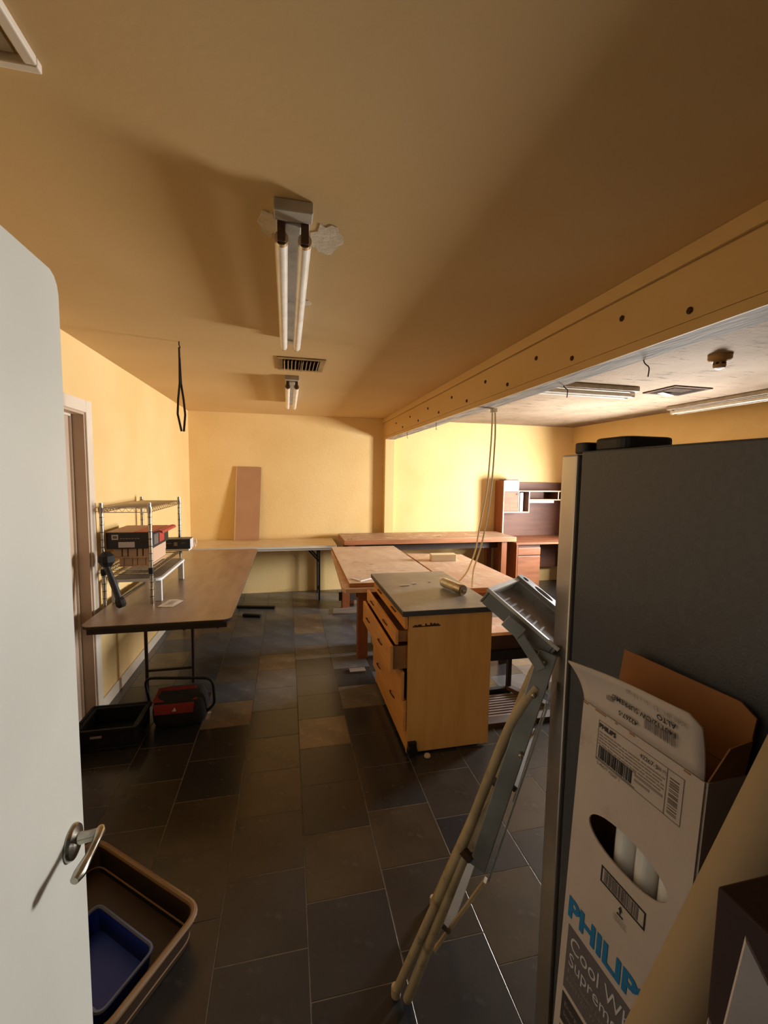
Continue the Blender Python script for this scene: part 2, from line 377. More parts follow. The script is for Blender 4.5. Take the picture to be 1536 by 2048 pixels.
# the open door, hinged on the doorway's left jamb
DX = -.452; DE = 1.036; DT = 2.045
d1 = struct(thing('door_1', None, None, (DX, .1, 0)))
poly = [(DX, .11, .012), (DX, DE, .012), (DX, DE, DT-.04), (DX, DE-.004, DT-.022), (DX, DE-.014, DT-.008), (DX, DE-.03, DT), (DX, .11, DT+.012)]
MB().prism(poly, (-.042, 0, 0)).build('slab', 'door_paint', d1, bevel=.002)
LY, LZ = .978, .860
MB().lathe((DX, LY, LZ), [(.036, 0), (.036, .004), (.033, .009), (.022, .013), (.014, .016)], 28, (1, 0, 0)).build('rose', 'chrome_worn', d1, smooth=True)
MB().lathe((DX+.012, LY, LZ+.006), [(.013, 0), (.0115, .02), (.012, .042)], 16, (1, 0, .12)).build('lever_spindle', 'chrome_worn', d1, smooth=True)
lv = [(DX+.053, LY+.012, LZ+.014), (DX+.055, LY, LZ+.014), (DX+.056, LY-.025, LZ+.012), (DX+.056, LY-.060, LZ+.010), (DX+.054, LY-.092, LZ+.008), (DX+.051, LY-.108, LZ+.007)]
b = MB()
b.tube(lv, [.008, .011, .008, .0085, .0115, .008], 12)
b.build('lever', 'chrome_worn', d1, smooth=True)
MB().box(DX-.036, DX-.006, DE, DE+.0015, LZ-.03, LZ+.03).build('latch_plate', 'chrome_worn', d1)

# ceiling hatch above the camera's left
h = thing('ceiling_hatch', 'white access hatch with a thin frame in the ceiling above the open door', 'hatch', (-.75, .75, ZC))
MB().box(-1.05, -.505, .45, 1.03, ZC-.006, ZC).build('panel', 'fixture_metal', h)
f = MB()
for a in ((-1.07, -.47, 1.035, 1.055), (-1.07, -.47, .43, .45), (-.492, -.470, .45, 1.035), (-1.07, -1.05, .45, 1.035)):
    f.box(*a, ZC-.018, ZC)
f.build('frame', 'trim_white', h, bevel=.003)

# ------------------------------------------------------------------ fluorescent fixtures
def fixture(label, cx, cy, ax, L=1.235, zc=ZC, w=.115, gap=.066, tubes=True, name='fluorescent_fixture', bare_end=.10):
    """ax = 'y' or 'x': running direction"""
    t = thing(name, label, 'ceiling light', (cx, cy, zc), 'bare twin tube ceiling lights')
    d = V((0, 1, 0)) if ax == 'y' else V((1, 0, 0)); s_ = V((1, 0, 0)) if ax == 'y' else V((0, 1, 0)); Z = V((0, 0, 1)); C = V((cx, cy, zc))
    MB().obox(C-Z*.018, d*(L/2-.02), s_*.024, Z*.018).build('channel', 'fixture_metal', t, bevel=.003)
    MB().obox(C-Z*.003, d*L/2, s_*w*.46, Z*.003).build('back_plate', 'fixture_white', t)
    for e in (-1, 1):
        MB().obox(C+d*e*(L/2+.016)-Z*.017, d*.030, s_*w/2, Z*.017).build('end_box', 'fixture_metal', t, bevel=.004)
        for q in (-1, 1):
            p = C+d*e*(L/2-.020)+s_*q*gap/2*1.08
            hb = MB()
            hb.obox(p-Z*.045, d*.006, s_*.012, Z*.045).obox(p-Z*.052+d*(-e)*.012, d*.008, s_*.004, Z*.02)
            hb.build('lamp_holder', 'brown_plastic', t, bevel=.002)
    for q in (-1, 1):
        p = C+s_*q*gap/2*1.08-Z*.075
        tb = MB().tube([p-d*(L/2-.03), p+d*(L/2-.03)], .0212, 16).build('tube', 'tube_glass', t, smooth=True)
        for e in (-1, 1):
            MB().tube([p+d*e*(L/2-.045), p+d*e*(L/2-.028)], .0216, 16).build('tube_cap', 'can_metal', tb, smooth=True)
    return t
fixture('bare twin tube light on the ceiling nearest the camera, with plaster patches at its end', .022, 2.02, 'y')
fixture('small distant twin tube light beyond the ceiling vent, near the back wall', .045, 4.33, 'y')
def wrap_light(label, x0, x1, y0, y1, name):
    t = thing(name, label, 'ceiling light', ((x0+x1)/2, (y0+y1)/2, ZC), 'white strip lights of the right bay')
    MB().box(x0, x1, y0, y1, ZC-.04, ZC).build('housing', 'fixture_metal', t, bevel=.004)
    alongx = (x1-x0) > (y1-y0)
    for q in (.27, .73):
        if alongx: p0, p1 = (x0+.03, y0+(y1-y0)*q, ZC-.068), (x1-.03, y0+(y1-y0)*q, ZC-.068)
        else: p0, p1 = (x0+(x1-x0)*q, y0+.03, ZC-.068), (x0+(x1-x0)*q, y1-.03, ZC-.068)
        MB().tube([p0, p1], .019, 14).build('tube', 'tube_glass', t, smooth=True)
        for p in (p0, p1): MB().box(p[0]-.014, p[0]+.014, p[1]-.014, p[1]+.014, ZC-.088, ZC-.038).build('lamp_holder', 'fixture_white', t, bevel=.003)
wrap_light('white strip light running crosswise just right of the beam', 1.78, 3.0, 3.24, 3.42, 'strip_light')
wrap_light('white strip light along the right wall above the black refrigerator', 4.08, 4.26, 2.72, 4.02, 'strip_light')
# plaster patches round the near fixture
for i, (x, y, r1, r2) in enumerate(((.135, 1.56, .05, .10), (-.055, 1.50, .028, .07), (.085, 2.12, .03, .03))):
    pts = []
    for k in range(18):
        a = 2*math.pi*k/18; q = 1+random.uniform(-.22, .22); pts.append((x+r1*q*math.cos(a), y+r2*q*math.sin(a), ZC-.0025))
    tag(MB().prism(pts, (0, 0, .0025)).build('plaster_patch', 'patch_plaster'),
        ['large rough plaster patch right of the near ceiling light', 'small rough plaster patch left of the near ceiling light', 'round plaster spot halfway along the near ceiling light'][i], 'plaster patch')
# ceiling registers
def register(label, x0, x1, y0, y1, name='ceiling_vent', n=10):
    t = thing(name, label, 'vent', ((x0+x1)/2, (y0+y1)/2, ZC))
    fr = MB(); w = .04
    for a in ((x0, x1, y0, y0+w), (x0, x1, y1-w, y1), (x0, x0+w, y0+w, y1-w), (x1-w, x1, y0+w, y1-w)): fr.box(*a, ZC-.008, ZC)
    fr.build('frame', 'vent_metal', t, bevel=.003)
    MB().box(x0+w, x1-w, y0+w, y1-w, ZC-.002, ZC-.001).build('duct_opening', 'vent_dark', t)
    for i in range(n):
        x = x0+w+.012+(x1-x0-2*w-.024)*i/(n-1)
        MB().bar((x, y0+w, ZC-.012), (x, y1-w, ZC-.012), .003, .018, (.5, 0, 1)).build('louvre', 'vent_metal', t)
    MB().box((x0+x1)/2-.002, (x0+x1)/2+.002, y0+w, y1-w, ZC-.024, ZC-.004).build('divider', 'vent_metal', t)
register('tan louvred ceiling vent between the two bare tube lights', -.065, .272, 3.10, 3.47)
rv = thing('ceiling_vent', 'rusty ceiling vent with a loose white flap in the right bay', 'vent', (3.42, 3.28, ZC))
MB().box(3.22, 3.62, 3.10, 3.45, ZC-.010, ZC).build('frame', 'vent_rust', rv, bevel=.003)
MB().box(3.26, 3.58, 3.14, 3.41, ZC-.012, ZC-.010).build('duct_opening', 'vent_dark', rv)
for i in range(4): MB().bar((3.26, 3.16+.03*i, ZC-.016), (3.46, 3.16+.03*i, ZC-.016), .014, .003, (0, .5, 1)).build('louvre', 'vent_rust', rv)
MB().obox((3.38, 3.35, ZC-.024), (.06, 0, -.010), (0, .03, 0), (0, 0, .002)).build('loose_flap', 'fixture_white', rv)
# heat detector
sd = thing('heat_detector', 'tan round fire detector hanging from the right bay ceiling', 'detector', (2.72, 2.30, ZC))
MB().lathe((2.72, 2.30, ZC), [(.012, -.088), (.030, -.080), (.036, -.066), (.036, -.060)], 20).build('sensor_cap', 'smoke_tan', sd, smooth=True)
MB().lathe((2.72, 2.30, ZC), [(.034, -.061), (.030, -.058), (.030, -.046), (.036, -.044), (.058, -.034), (.066, -.022), (.066, 0)], 24).build('base', 'smoke_tan', sd, smooth=True)
for k in range(6):
    a = k*math.pi/3+.3; MB().obox((2.72+.031*math.cos(a), 2.30+.031*math.sin(a), ZC-.052), (.008*math.sin(a), -.008*math.cos(a), 0), (.003*math.cos(a), .003*math.sin(a), 0), (0, 0, .005)).build('slot', 'vent_dark', sd)
# wires poking out of the beam soffit / ceiling
for i, (x, y, lab) in enumerate(((1.52, 1.62, 'twisted wire stub sticking out beside the beam near the fire detector'), (1.50, 2.15, 'short bent wire stub under the beam above the strip light'))):
    pts = [(x-.02, y, ZBEAM+.02), (x, y+.005, ZBEAM-.01), (x+.018, y, ZBEAM-.022), (x+.012, y-.008, ZBEAM-.04), (x+.016, y, ZBEAM-.065)]
    tag(MB().tube(rounded_path(pts, .01), .0025, 6).build('wire_stub', 'strap_black'), lab, 'wire')
for i, (x, y, lab) in enumerate(((1.395, 4.98, 'tiny hooked wire hanging below the beam, nearest the back wall post'), (1.39, 3.95, 'small dark wire hook hanging below the middle of the beam'))):
    pts = [(x, y, ZBEAM+.002), (x, y, ZBEAM-.05), (x+.008, y, ZBEAM-.07), (x-.006, y, ZBEAM-.06)]
    tag(MB().tube(pts, .0025, 6).build('wire_hook', 'strap_black'), lab, 'wire')
# hanging strap on the left
sp = thing('hanging_strap', 'long black strap loop hanging from a ceiling hook at left', 'strap', (-.643, 2.932, ZC))
MB().tube([(-.643, 2.932, ZC), (-.643, 2.932, ZC-.02), (-.638, 2.935, ZC-.035), (-.643, 2.932, ZC-.045)], .004, 8).build('ceiling_hook', 'bolt_rust', sp)
MB().tube([(-.643, 2.932, ZC-.035), (-.642, 2.932, ZC-.24)], .006, 8).build('twisted_cord', 'strap_black', sp)
b = MB()
L1 = [(-.642, 2.932, ZC-.10), (-.644, 2.93, ZC-.25), (-.654, 2.925, ZC-.35), (-.658, 2.92, ZC-.44), (-.640, 2.93, ZC-.545)]
L2 = [(-.642, 2.932, ZC-.10), (-.638, 2.935, ZC-.25), (-.626, 2.94, ZC-.35), (-.620, 2.945, ZC-.44), (-.628, 2.935, ZC-.545)]
for L_ in (L1, L2):
    for i in range(len(L_)-1): b.bar(L_[i], L_[i+1], .013, .003, (.3, 1, 0))
b.build('strap_loop', 'strap_black', sp)

# ------------------------------------------------------------------ left folding table
def folding_table(name, label, x0, x1, y0, y1, z, top_mat, edge_mat, leg_mat, legs, r=.06, th=.02, along='y', corners=(1, 1, 1, 1)):
    t = thing(name, label, 'table', ((x0+x1)/2, (y0+y1)/2, 0))
    MB().prism(rrect(x0, x1, y0, y1, z-.004, r, corners=corners), (0, 0, .004)).build('tabletop', top_mat, t)
    MB().prism(rrect(x0+.001, x1-.001, y0+.001, y1-.001, z-th, r, corners=corners), (0, 0, th-.004)).build('edge_band', edge_mat, t)
    a = .03; ap = MB()
    ap.box(x0+a, x1-a, y0+a, y0+a+.02, z-.06, z-th).box(x0+a, x1-a, y1-a-.02, y1-a, z-.06, z-th).box(x0+a, x0+a+.02, y0+a+.02, y1-a-.02, z-.06, z-th).box(x1-a-.02, x1-a, y0+a+.02, y1-a-.02, z-.06, z-th)
    ap.build('apron', edge_mat, t)
    for lg in legs:
        for p in lg['posts']:
            MB().tube([(p[0], p[1], 0), (p[0], p[1], z-.03)], .0125, 10).build('leg', leg_mat, t, smooth=True)
        p, q = lg['posts']
        MB().tube([(p[0], p[1], .12), (q[0], q[1], .12)], .010, 8).build('crossbar', leg_mat, t, smooth=True)
        MB().tube([(p[0], p[1], z-.05), (q[0], q[1], z-.05)], .010, 8).build('hinge_bar', leg_mat, t, smooth=True)
        s_ = lg.get('brace')
        if s_:
            mid = ((p[0]+q[0])/2, (p[1]+q[1])/2)
            for pp in lg['posts']:
                MB().bar((pp[0], pp[1], z-.24), (pp[0]+s_[0], pp[1]+s_[1], z-.05), .004, .02).build('brace', leg_mat, t)
    return t
ZT = .742
folding_table('folding_table', 'long brown laminate folding table along the left wall, wire rack on it', -1.19, -.345, 2.765, 5.37, ZT, 'table_brown', 'edge_dark', 'steel_brown',
              [dict(posts=[(-1.06, 3.52), (-.725, 3.52)], brace=(0, .28)), dict(posts=[(-1.06, 4.75), (-.725, 4.75)], brace=(0, -.28))])
ct = folding_table('folding_table', 'cream topped folding table standing along the back wall', -1.20, .62, 5.42, YB-.012, .752, 'counter_cream', 'counter_edge', 'steel_black',
              [dict(posts=[(.41, 5.60), (.41, 5.95)], brace=(-.17, 0)), dict(posts=[(-.95, 5.60), (-.95, 5.95)], brace=(.17, 0))], r=.02, th=.03)
# leaning cardboard on the back counter
cb = thing('cardboard_sheet', 'plain brown cardboard sheet leaning on the back wall', 'cardboard', (-.52, 6.02, .752))
p = [(-.688, 5.992, .753), (-.372, 5.992, .753), (-.338, 6.070, 1.735), (-.655, 6.074, 1.738)]
MB().prism(p, (0, .010, 0)).build('board_face', 'cardboard_panel', cb)
MB().bar(p[0], p[3], .004, .012, (1, 0, 0)).build('cut_edge', 'cardboard_edge', cb)

# ------------------------------------------------------------------ wire rack and what stands on it
rk = thing('wire_rack', 'small chrome wire shelf rack standing on the brown table', 'rack', (-1.06, 3.6, ZT))
RX0, RX1, RY0, RY1 = -1.205, -.912, 3.19, 4.01
for x, y in ((RX0, RY0), (RX1, RY0), (RX1, RY1), (RX0, RY1)):
    ps = MB().tube([(x, y, ZT), (x, y, 1.44)], .0125, 12).build('post', 'wire_chrome', rk, smooth=True)
    rb = MB()
    for i in range(13):
        z = ZT+.05+i*.05; rb.lathe((x, y, z), [(.0128, 0), (.0136, .002), (.0128, .004)], 12, caps=False)
    rb.build('groove_rings', 'steel_black', ps)
for z in (1.405, .985):
    sh = MB()
    for dz in (0, -.028):
        sh.tube([(RX0, RY0, z+dz), (RX1, RY0, z+dz), (RX1, RY1, z+dz), (RX0, RY1, z+dz)], .0032, 6, closed=True)
    for i in range(22):
        y = RY0+.02+(RY1-RY0-.04)*i/21; sh.tube([(RX0, y, z+.004), (RX1, y, z+.004)], .0017, 5)
    for x in (RX0+.09, RX1-.09): sh.tube([(x, RY0, z-.001), (x, RY1, z-.001)], .003, 5)
    for (a, b, n) in (((RX0, RY0), (RX1, RY0), 7), ((RX1, RY0), (RX1, RY1), 16), ((RX0, RY1), (RX1, RY1), 7), ((RX0, RY0), (RX0, RY1), 16)):
        pts = []
        for i in range(2*n+1):
            t_ = i/(2*n); pts.append((a[0]+(b[0]-a[0])*t_, a[1]+(b[1]-a[1])*t_, z-(0 if i % 2 else .028)))
        sh.tube(pts, .0018, 5)
    sh.build('wire_shelf', 'wire_chrome', rk, smooth=True)
    for x, y in ((RX0, RY0), (RX1, RY0), (RX1, RY1), (RX0, RY1)):
        MB().lathe((x, y, z-.034), [(.0155, 0), (.0175, .02), (.0175, .04)], 12).build('collar', 'wire_chrome' if z > 1.2 else 'steel_black', rk, smooth=True)
# white riser under the rack
rs = thing('shelf_riser', 'low white plastic riser shelf with grey top under the wire rack', 'riser', (-1.03, 3.6, ZT))
MB().prism(rrect(-1.185, -.86, 3.22, 3.97, ZT+.150, .05), (0, 0, .018)).build('top_rim', 'white_plastic', rs, bevel=.003)
MB().prism(rrect(-1.178, -.875, 3.235, 3.955, ZT+.168, .045), (0, 0, .003)).build('top_panel', 'riser_grey', rs)
for x, y in ((-1.16, 3.25), (-.885, 3.25), (-.885, 3.90), (-1.16, 3.90)):
    MB().box(x-.022, x+.022, y-.012, y+.012, ZT+.001, ZT+.150).build('leg', 'white_plastic', rs, bevel=.004)
# cardboard divider trays
for i, (z, x0, x1, y0, y1, lab) in enumerate(((1.058, -1.16, -.925, 3.24, 3.62, 'upper tan cardboard divider tray right under the black and red carton'),
                                             (.992, -1.14, -.93, 3.26, 3.66, 'lower tan cardboard divider tray resting on the rack shelf'))):
    t = thing('divider_tray', lab, 'tray', ((x0+x1)/2, (y0+y1)/2, z), 'cardboard divider trays')
    MB().box(x0, x1, y0, y1, z, z+.008).build('base', 'divider_tan', t)
    for k in range(5):
        x = x0+(x1-x0)*(k+.5)/5; wd = .05 if k % 2 == i else .028
        MB().box(x-wd/2, x+wd/2, y0+.005, y1-.005, z+.008, z+.064 if i == 0 else z+.062).build('divider', 'divider_tan', t, bevel=.002)
# black and red carton
bx = thing('product_carton', 'black carton with a red top and pale stickers on the rack', 'carton', (-1.07, 3.4, 1.124))
BX0, BX1, BY0, BY1, BZ0, BZ1 = -1.193, -.905, 3.215, 3.62, 1.124, 1.236
MB().box(BX0, BX1, BY0, BY1, BZ0, BZ1).build('body', 'carton_black', bx, bevel=.003)
MB().box(BX0, BX0+.17, BY0, BY1, BZ1, BZ1+.004).build('lid_left', 'carton_pinkish', bx)
MB().box(BX0+.17, BX1, BY0, BY1, BZ1, BZ1+.004).build('lid_right', 'carton_red', bx)
MB().prism([(BX1, BY0+.02, BZ1+.002), (BX1+.035, BY0+.03, BZ1+.010), (BX1+.055, BY0+.03, BZ1+.004), (BX1+.058, BY0+.03, BZ1-.012), (BX1+.046, BY0+.03, BZ1-.008), (BX1+.03, BY0+.03, BZ1+.001), (BX1, BY0+.02, BZ1-.004)], (0, .37, 0)).build('lid_flap', 'carton_red', bx)
MB().box(BX1, BX1+.0015, BY0+.16, BY0+.28, BZ0+.02, BZ1-.01).build('red_panel', 'carton_red', bx)
MB().box(BX1, BX1+.0015, BY0+.03, BY0+.13, BZ0+.02, BZ1-.02).build('side_print', 'ink_grey', bx)
MB().box(BX0+.035, BX0+.075, BY0-.0015, BY0, BZ1-.048, BZ1-.014).build('small_sticker', 'label_pale', bx)
MB().box(BX0+.042, BX0+.068, BY0-.0022, BY0-.0015, BZ1-.040, BZ1-.022).build('sticker_print', 'ink_grey', bx)
MB().box(BX0+.075, BX0+.175, BY0-.0015, BY0, BZ0+.010, BZ0+.048).build('white_sticker', 'label_pale', bx)
b = MB()
for k in range(7): b.box(BX0+.085+k*.018, BX0+.098+k*.018, BY0-.0012, BY0, BZ1-.044, BZ1-.038)
b.build('line_of_print', 'ink_faint', bx)
# blue slim carton
bl = thing('slim_carton', 'slim dark blue carton at the far end of the rack', 'carton', (-.93, 3.9, .992))
MB().box(-1.06, -.800, 3.86, 3.99, 1.008, 1.092).build('body', 'carton_blue', bl, bevel=.002)
MB().box(-.80, -.798, 3.865, 3.985, 1.01, 1.09).build('end_panel', 'label_pale', bl)
for q in ((-.995, -.945, 1.056, 1.06), (-.87, -.835, 1.056, 1.06), (-.925, -.898, 1.035, 1.066)): MB().box(q[0], q[1], 3.8588, 3.86, q[2], q[3]).build('print_mark', 'ink_faint', bl)
MB().box(-1.05, -.81, 3.86, 3.99, .991, 1.008).build('foam_tray', 'paper_white', bl)
tag(MB().tube(rounded_path([(-.78, 4.02, 1.07), (-.76, 3.98, 1.03), (-.77, 4.05, 1.01), (-.75, 4.0, 1.06), (-.765, 4.04, 1.085)], .02), .004, 6).build('packing_strips', 'paper_white'),
    'curled white packing strips beside the slim dark blue carton', 'packing')
ORIG = bpy.data.objects['packing_strips']; ORIG.location.x = -.025; ORIG.location.z = -.012
# black pole leaning in front of the rack
pl = thing('black_pole', 'black pole with a knobbly end leaning against the rack', 'pole', (-1.07, 3.15, ZT))
P0, P1 = V((-1.055, 3.06, ZT+.022)), V((-1.180, 3.115, 1.110))
MB().tube([P0+(P1-P0)*.12, P0+(P1-P0)*.55], .021, 14).build('lower_tube', 'pole_black', pl, smooth=True)
MB().tube([P0+(P1-P0)*.55, P1], .018, 14).build('upper_tube', 'pole_black', pl, smooth=True)
MB().tube([P0, P0+(P1-P0)*.05, P0+(P1-P0)*.13, P0+(P1-P0)*.18], [.020, .032, .030, .022], 10).build('foot_knob', 'steel_black', pl)
MB().lathe(tuple(P1+V((.025, -.005, -.03))), [(.03, -.05), (.048, -.02), (.045, .02), (.02, .045)], 10).build('head_clamp', 'steel_black', pl)
tag(MB().tube([(-1.165, 3.36, ZT+.008), (-1.14, 3.80, ZT+.006)], .005, 6).build('thin_rod', 'steel_black'), 'thin black rod lying under the white riser', 'rod')
pp = thing('paper_note', 'folded paper note with writing on the brown table', 'paper', (-.79, 3.16, ZT))
MB().prism([(-.855, 3.10, ZT+.003), (-.80, 3.088, ZT+.001), (-.758, 3.082, ZT+.002), (-.718, 3.218, ZT+.004), (-.77, 3.25, ZT+.008), (-.817, 3.26, ZT+.004)], (0, 0, .0012)).build('sheet', 'paper_white', pp)
b = MB()
for k in range(3): b.bar((-.81+k*.016, 3.12+k*.006, ZT+.0058), (-.785+k*.016, 3.20+k*.006, ZT+.0094), .003, .001)
b.build('writing', 'ink_grey', pp)

# ------------------------------------------------------------------ under the left table
tb = thing('tool_bag', 'red and black tool bag with a tube frame handle on the floor', 'bag', (-.72, 2.98, 0))
prof = []
bb = MB(); n = 20; rings = []
for z, sx, sy in ((0.005, .175, .10), (.03, .19, .115), (.10, .195, .12), (.16, .185, .105), (.20, .165, .075), (.215, .14, .04)):
    ring = []
    for j in range(n):
        a = 2*math.pi*j/n; ca, sa = math.cos(a), math.sin(a)
        ring.append((-.695+sx*.86*math.copysign(abs(ca)**.55, ca), 2.99+sy*math.copysign(abs(sa)**.6, sa), z))
    rings.append(ring)
vv = [p for r_ in rings for p in r_]; ff = []
for i in range(len(rings)-1):
    for j in range(n): ff.append((i*n+j, i*n+(j+1) % n, (i+1)*n+(j+1) % n, (i+1)*n+j))
ff.append(tuple(reversed(range(n)))); ff.append(tuple((len(rings)-1)*n+j for j in range(n)))
bb.add(vv, ff).build('body', 'bag_black', tb, smooth=True)
MB().prism([(-.83, 2.868, .105), (-.60, 2.868, .105), (-.595, 2.885, .165), (-.835, 2.885, .165)], (0, -.006, .002)).build('red_panel', 'bag_red', tb, bevel=.004)
MB().prism([(-.725, 2.868, .125), (-.70, 2.868, .125), (-.708, 2.870, .148)], (0, -.008, 0)).build('emblem', 'label_pale', tb)
MB().prism([(-.85, 2.90, .17), (-.58, 2.90, .17), (-.60, 2.99, .222), (-.83, 2.99, .222)], (0, 0, .006)).build('red_top', 'bag_red', tb, bevel=.003)
MB().tube(rounded_path([(-.905, 3.04, .10), (-.930, 3.03, .285), (-.49, 2.95, .285), (-.48, 2.95, .10), (-.54, 2.96, .05)], .06), .009, 8).build('frame_handle', 'steel_black', tb, smooth=True)
MB().bar((-.52, 2.90, .03), (-.50, 2.87, .09), .02, .01).build('side_buckle', 'label_pale', tb)
cr = thing('tool_crate', 'low black plastic crate on the floor beside the open door', 'crate', (-1.02, 2.85, 0))
cb_ = MB().box(-1.185, -.86, 2.715, 3.0, .0, .02).box(-1.185, -1.165, 2.715, 3.0, .02, .13).box(-.88, -.86, 2.715, 3.0, .02, .13).box(-1.165, -.88, 2.715, 2.735, .02, .13).box(-1.165, -.88, 2.98, 3.0, .02, .13)
cb_.build('body', 'crate_black', cr, bevel=.006)
MB().box(-1.195, -.85, 2.705, 2.72, .118, .136).box(-1.195, -.85, 2.995, 3.01, .118, .136).box(-1.20, -1.185, 2.72, 2.995, .118, .136).box(-.862, -.845, 2.72, 2.995, .118, .136).build('rim', 'crate_black', cr, bevel=.003)
MB().box(-1.10, -1.04, 2.709, 2.715, .085, .097).build('latch', 'fixture_metal', cr)
cr.location.x -= .032
for k in range(4): MB().box(-1.16+k*.075, -1.15+k*.075, 2.709, 2.715, .02, .075).build('rib', 'crate_black', cr)
for i, (p0, p1, lab) in enumerate((((-.60, 5.42, .018), (-.15, 5.32, .018), 'long black steel bar on the floor below the back table'),
                                   ((-.50, 5.10, .016), (-.30, 5.02, .016), 'short black steel bar on the floor by the table corner'))):
    tag(MB().bar(p0, p1, .045, .03).build('steel_bar', 'steel_black', bevel=.004), lab, 'bar')

# ------------------------------------------------------------------ work benches
bn = thing('workbench', 'heavy wooden butcher block bench against the back wall post', 'bench', (1.9, 5.7, 0))
MB().box(.70, 3.09, 5.34, YB-.11, .765, .826).build('slab', 'block_wood', bn, bevel=.003)
MB().box(.702, 3.088, 5.342, YB-.112, .826, .829).build('worn_top', 'block_top', bn)
for x in (.80, 2.93):
    for y in (5.42, 5.87): MB().box(x-.04, x+.04, y-.04, y+.04, 0, .765).build('leg', 'desk_side', bn, bevel=.003)
MB().box(.84, 2.89, 5.50, 5.54, .66, .765).build('front_rail', 'wood_dark', bn)
MB().box(.84, 2.89, 5.85, 5.89, .64, .765).build('rear_rail', 'wood_dark', bn)
b = MB()
for x, y in ((.76, 5.40), (.80, 5.42), (2.0, 5.52), (2.03, 5.53)): b.lathe((x, y, .829), [(.010, 0), (.008, .004)], 8)
b.build('bolt_heads', 'steel_black', bn)
# ply panel on sawhorse trestle (left one)
def panel_table(name, label, c0, c1, c2, c3, z, th, topmat):
    t = thing(name, label, 'table', ((c0[0]+c2[0])/2, (c0[1]+c2[1])/2, 0))
    P = [(c[0], c[1], z-th) for c in (c0, c1, c2, c3)]
    MB().prism([(p[0], p[1], z-th) for p in P], (0, 0, th-.002)).build('panel_core', 'ply_edge', t, bevel=.002)
    MB().prism([(p[0], p[1], z-.002) for p in P], (0, 0, .002)).build('panel_top', topmat, t)
    return t
pt = panel_table('panel_table', 'dusty pale plywood table panel butting the heavy bench', (.505, 3.50), (1.325, 3.47), (1.335, 5.32), (.54, 5.335), .748, .034, 'plywood_dusty')
MB().prism([(.445, 3.50, .676), (.47, 3.455, .676), (1.28, 3.44, .676), (1.28, 5.28, .676), (.53, 5.30, .676)], (0, 0, .036)).build('lower_panel', 'plywood', pt, bevel=.003)
for (x, y) in ((.66, 3.75), (1.20, 3.75), (.70, 5.20), (1.20, 5.20)):
    MB().box(x-.045, x+.045, y-.045, y+.045, 0, .676).build('leg', 'desk_side', pt, bevel=.003)
MB().box(.60, 1.25, 3.73, 3.77, .56, .676).build('trestle_beam', 'desk_side', pt)
MB().box(.62, 1.25, 5.18, 5.22, .10, .2).build('low_rail', 'wood_dark', pt)
p2 = panel_table('panel_table', 'reddish plywood table panel behind the drawer cabinet, white block on it', (1.352, 3.21), (1.985, 3.19), (1.985, 4.66), (1.362, 4.80), .742, .04, 'plywood')
for (x, y) in ((1.45, 3.40), (1.88, 3.40), (1.45, 4.55), (1.88, 4.55)):
    MB().box(x-.03, x+.03, y-.03, y+.03, 0, .702).build('leg', 'wood_dark', p2, bevel=.003)
MB().box(1.42, 1.91, 3.37, 3.41, .62, .702).build('front_rail', 'desk_side', p2)
# low work stand under it
lw = thing('low_stand', 'low orange wooden stand with dark legs behind the ladder tray', 'stand', (1.75, 3.05, 0))
MB().box(1.30, 2.05, 2.84, 3.17, .475, .50).build('board', 'plywood', lw, bevel=.003)
MB().box(1.32, 2.03, 2.90, 2.92, .345, .475).build('apron', 'wood_dark', lw)
MB().box(1.30, 2.03, 2.87, 2.90, .27, .345).build('rail', 'steel_black', lw)
for x in (1.36, 1.655, 1.98): MB().box(x-.015, x+.015, 2.88, 2.91, 0, .27).build('leg', 'steel_black', lw)
MB().bar((1.655, 2.895, .04), (1.80, 2.60, .04), .05, .03).build('floor_brace', 'wood_dark', lw)
MB().box(1.30, 1.655, 2.88, 2.92, .0, .04).build('floor_rail', 'steel_black', lw)
rm = thing('ribbed_mat', 'grey ribbed mat on the floor behind the drawer cabinet', 'mat', (1.55, 2.7, 0))
MB().box(1.27, 1.78, 2.56, 2.86, 0, .012).build('base', 'mat_grey', rm)
for k in range(9): MB().box(1.27, 1.78, 2.575+k*.031, 2.59+k*.031, .012, .020).build('rib', 'mat_grey', rm)
MB().box(1.25, 1.80, 2.48, 2.56, 0, .03).build('edge_strip', 'wood_dark', rm)
# white block, strip and floor planks
tag(MB().prism([(1.50, 4.30, .743), (1.775, 4.285, .743), (1.79, 4.40, .743), (1.515, 4.415, .743)], (0, 0, .07)).build('wood_block', 'counter_cream', bevel=.004), 'pale rectangular block lying on the reddish plywood panel', 'block')
gs = thing('glass_strip', 'bent clear strip lying on the dusty plywood panel end', 'strip', (.66, 3.6, .748))
MB().bar((.60, 3.55, .752), (.75, 3.66, .752), .02, .006).build('long_piece', 'white_plastic', gs)
MB().bar((.55, 3.66, .752), (.61, 3.56, .752), .018, .006).build('short_piece', 'white_plastic', gs)
b = MB()
tag(MB().prism([(.52, 4.97, .0), (1.02, 4.92, .0), (1.05, 5.15, .0), (.55, 5.19, .0)], (0, 0, .018)).build('floor_board', 'plank_grey', bevel=.002), 'worn grey board lying on the floor under the dusty panel', 'board')
tag(MB().prism([(.505, 3.43, .0), (.64, 3.43, .0), (.64, 3.50, .0), (.505, 3.50, .0)], (0, 0, .015)).build('floor_board', 'plank_grey', bevel=.002), 'small wood offcut on the floor beside the drawer cabinet', 'board')
cbk = thing('concrete_block', 'grey hollow concrete block beneath the dusty plywood panel', 'block', (.93, 3.9, 0))
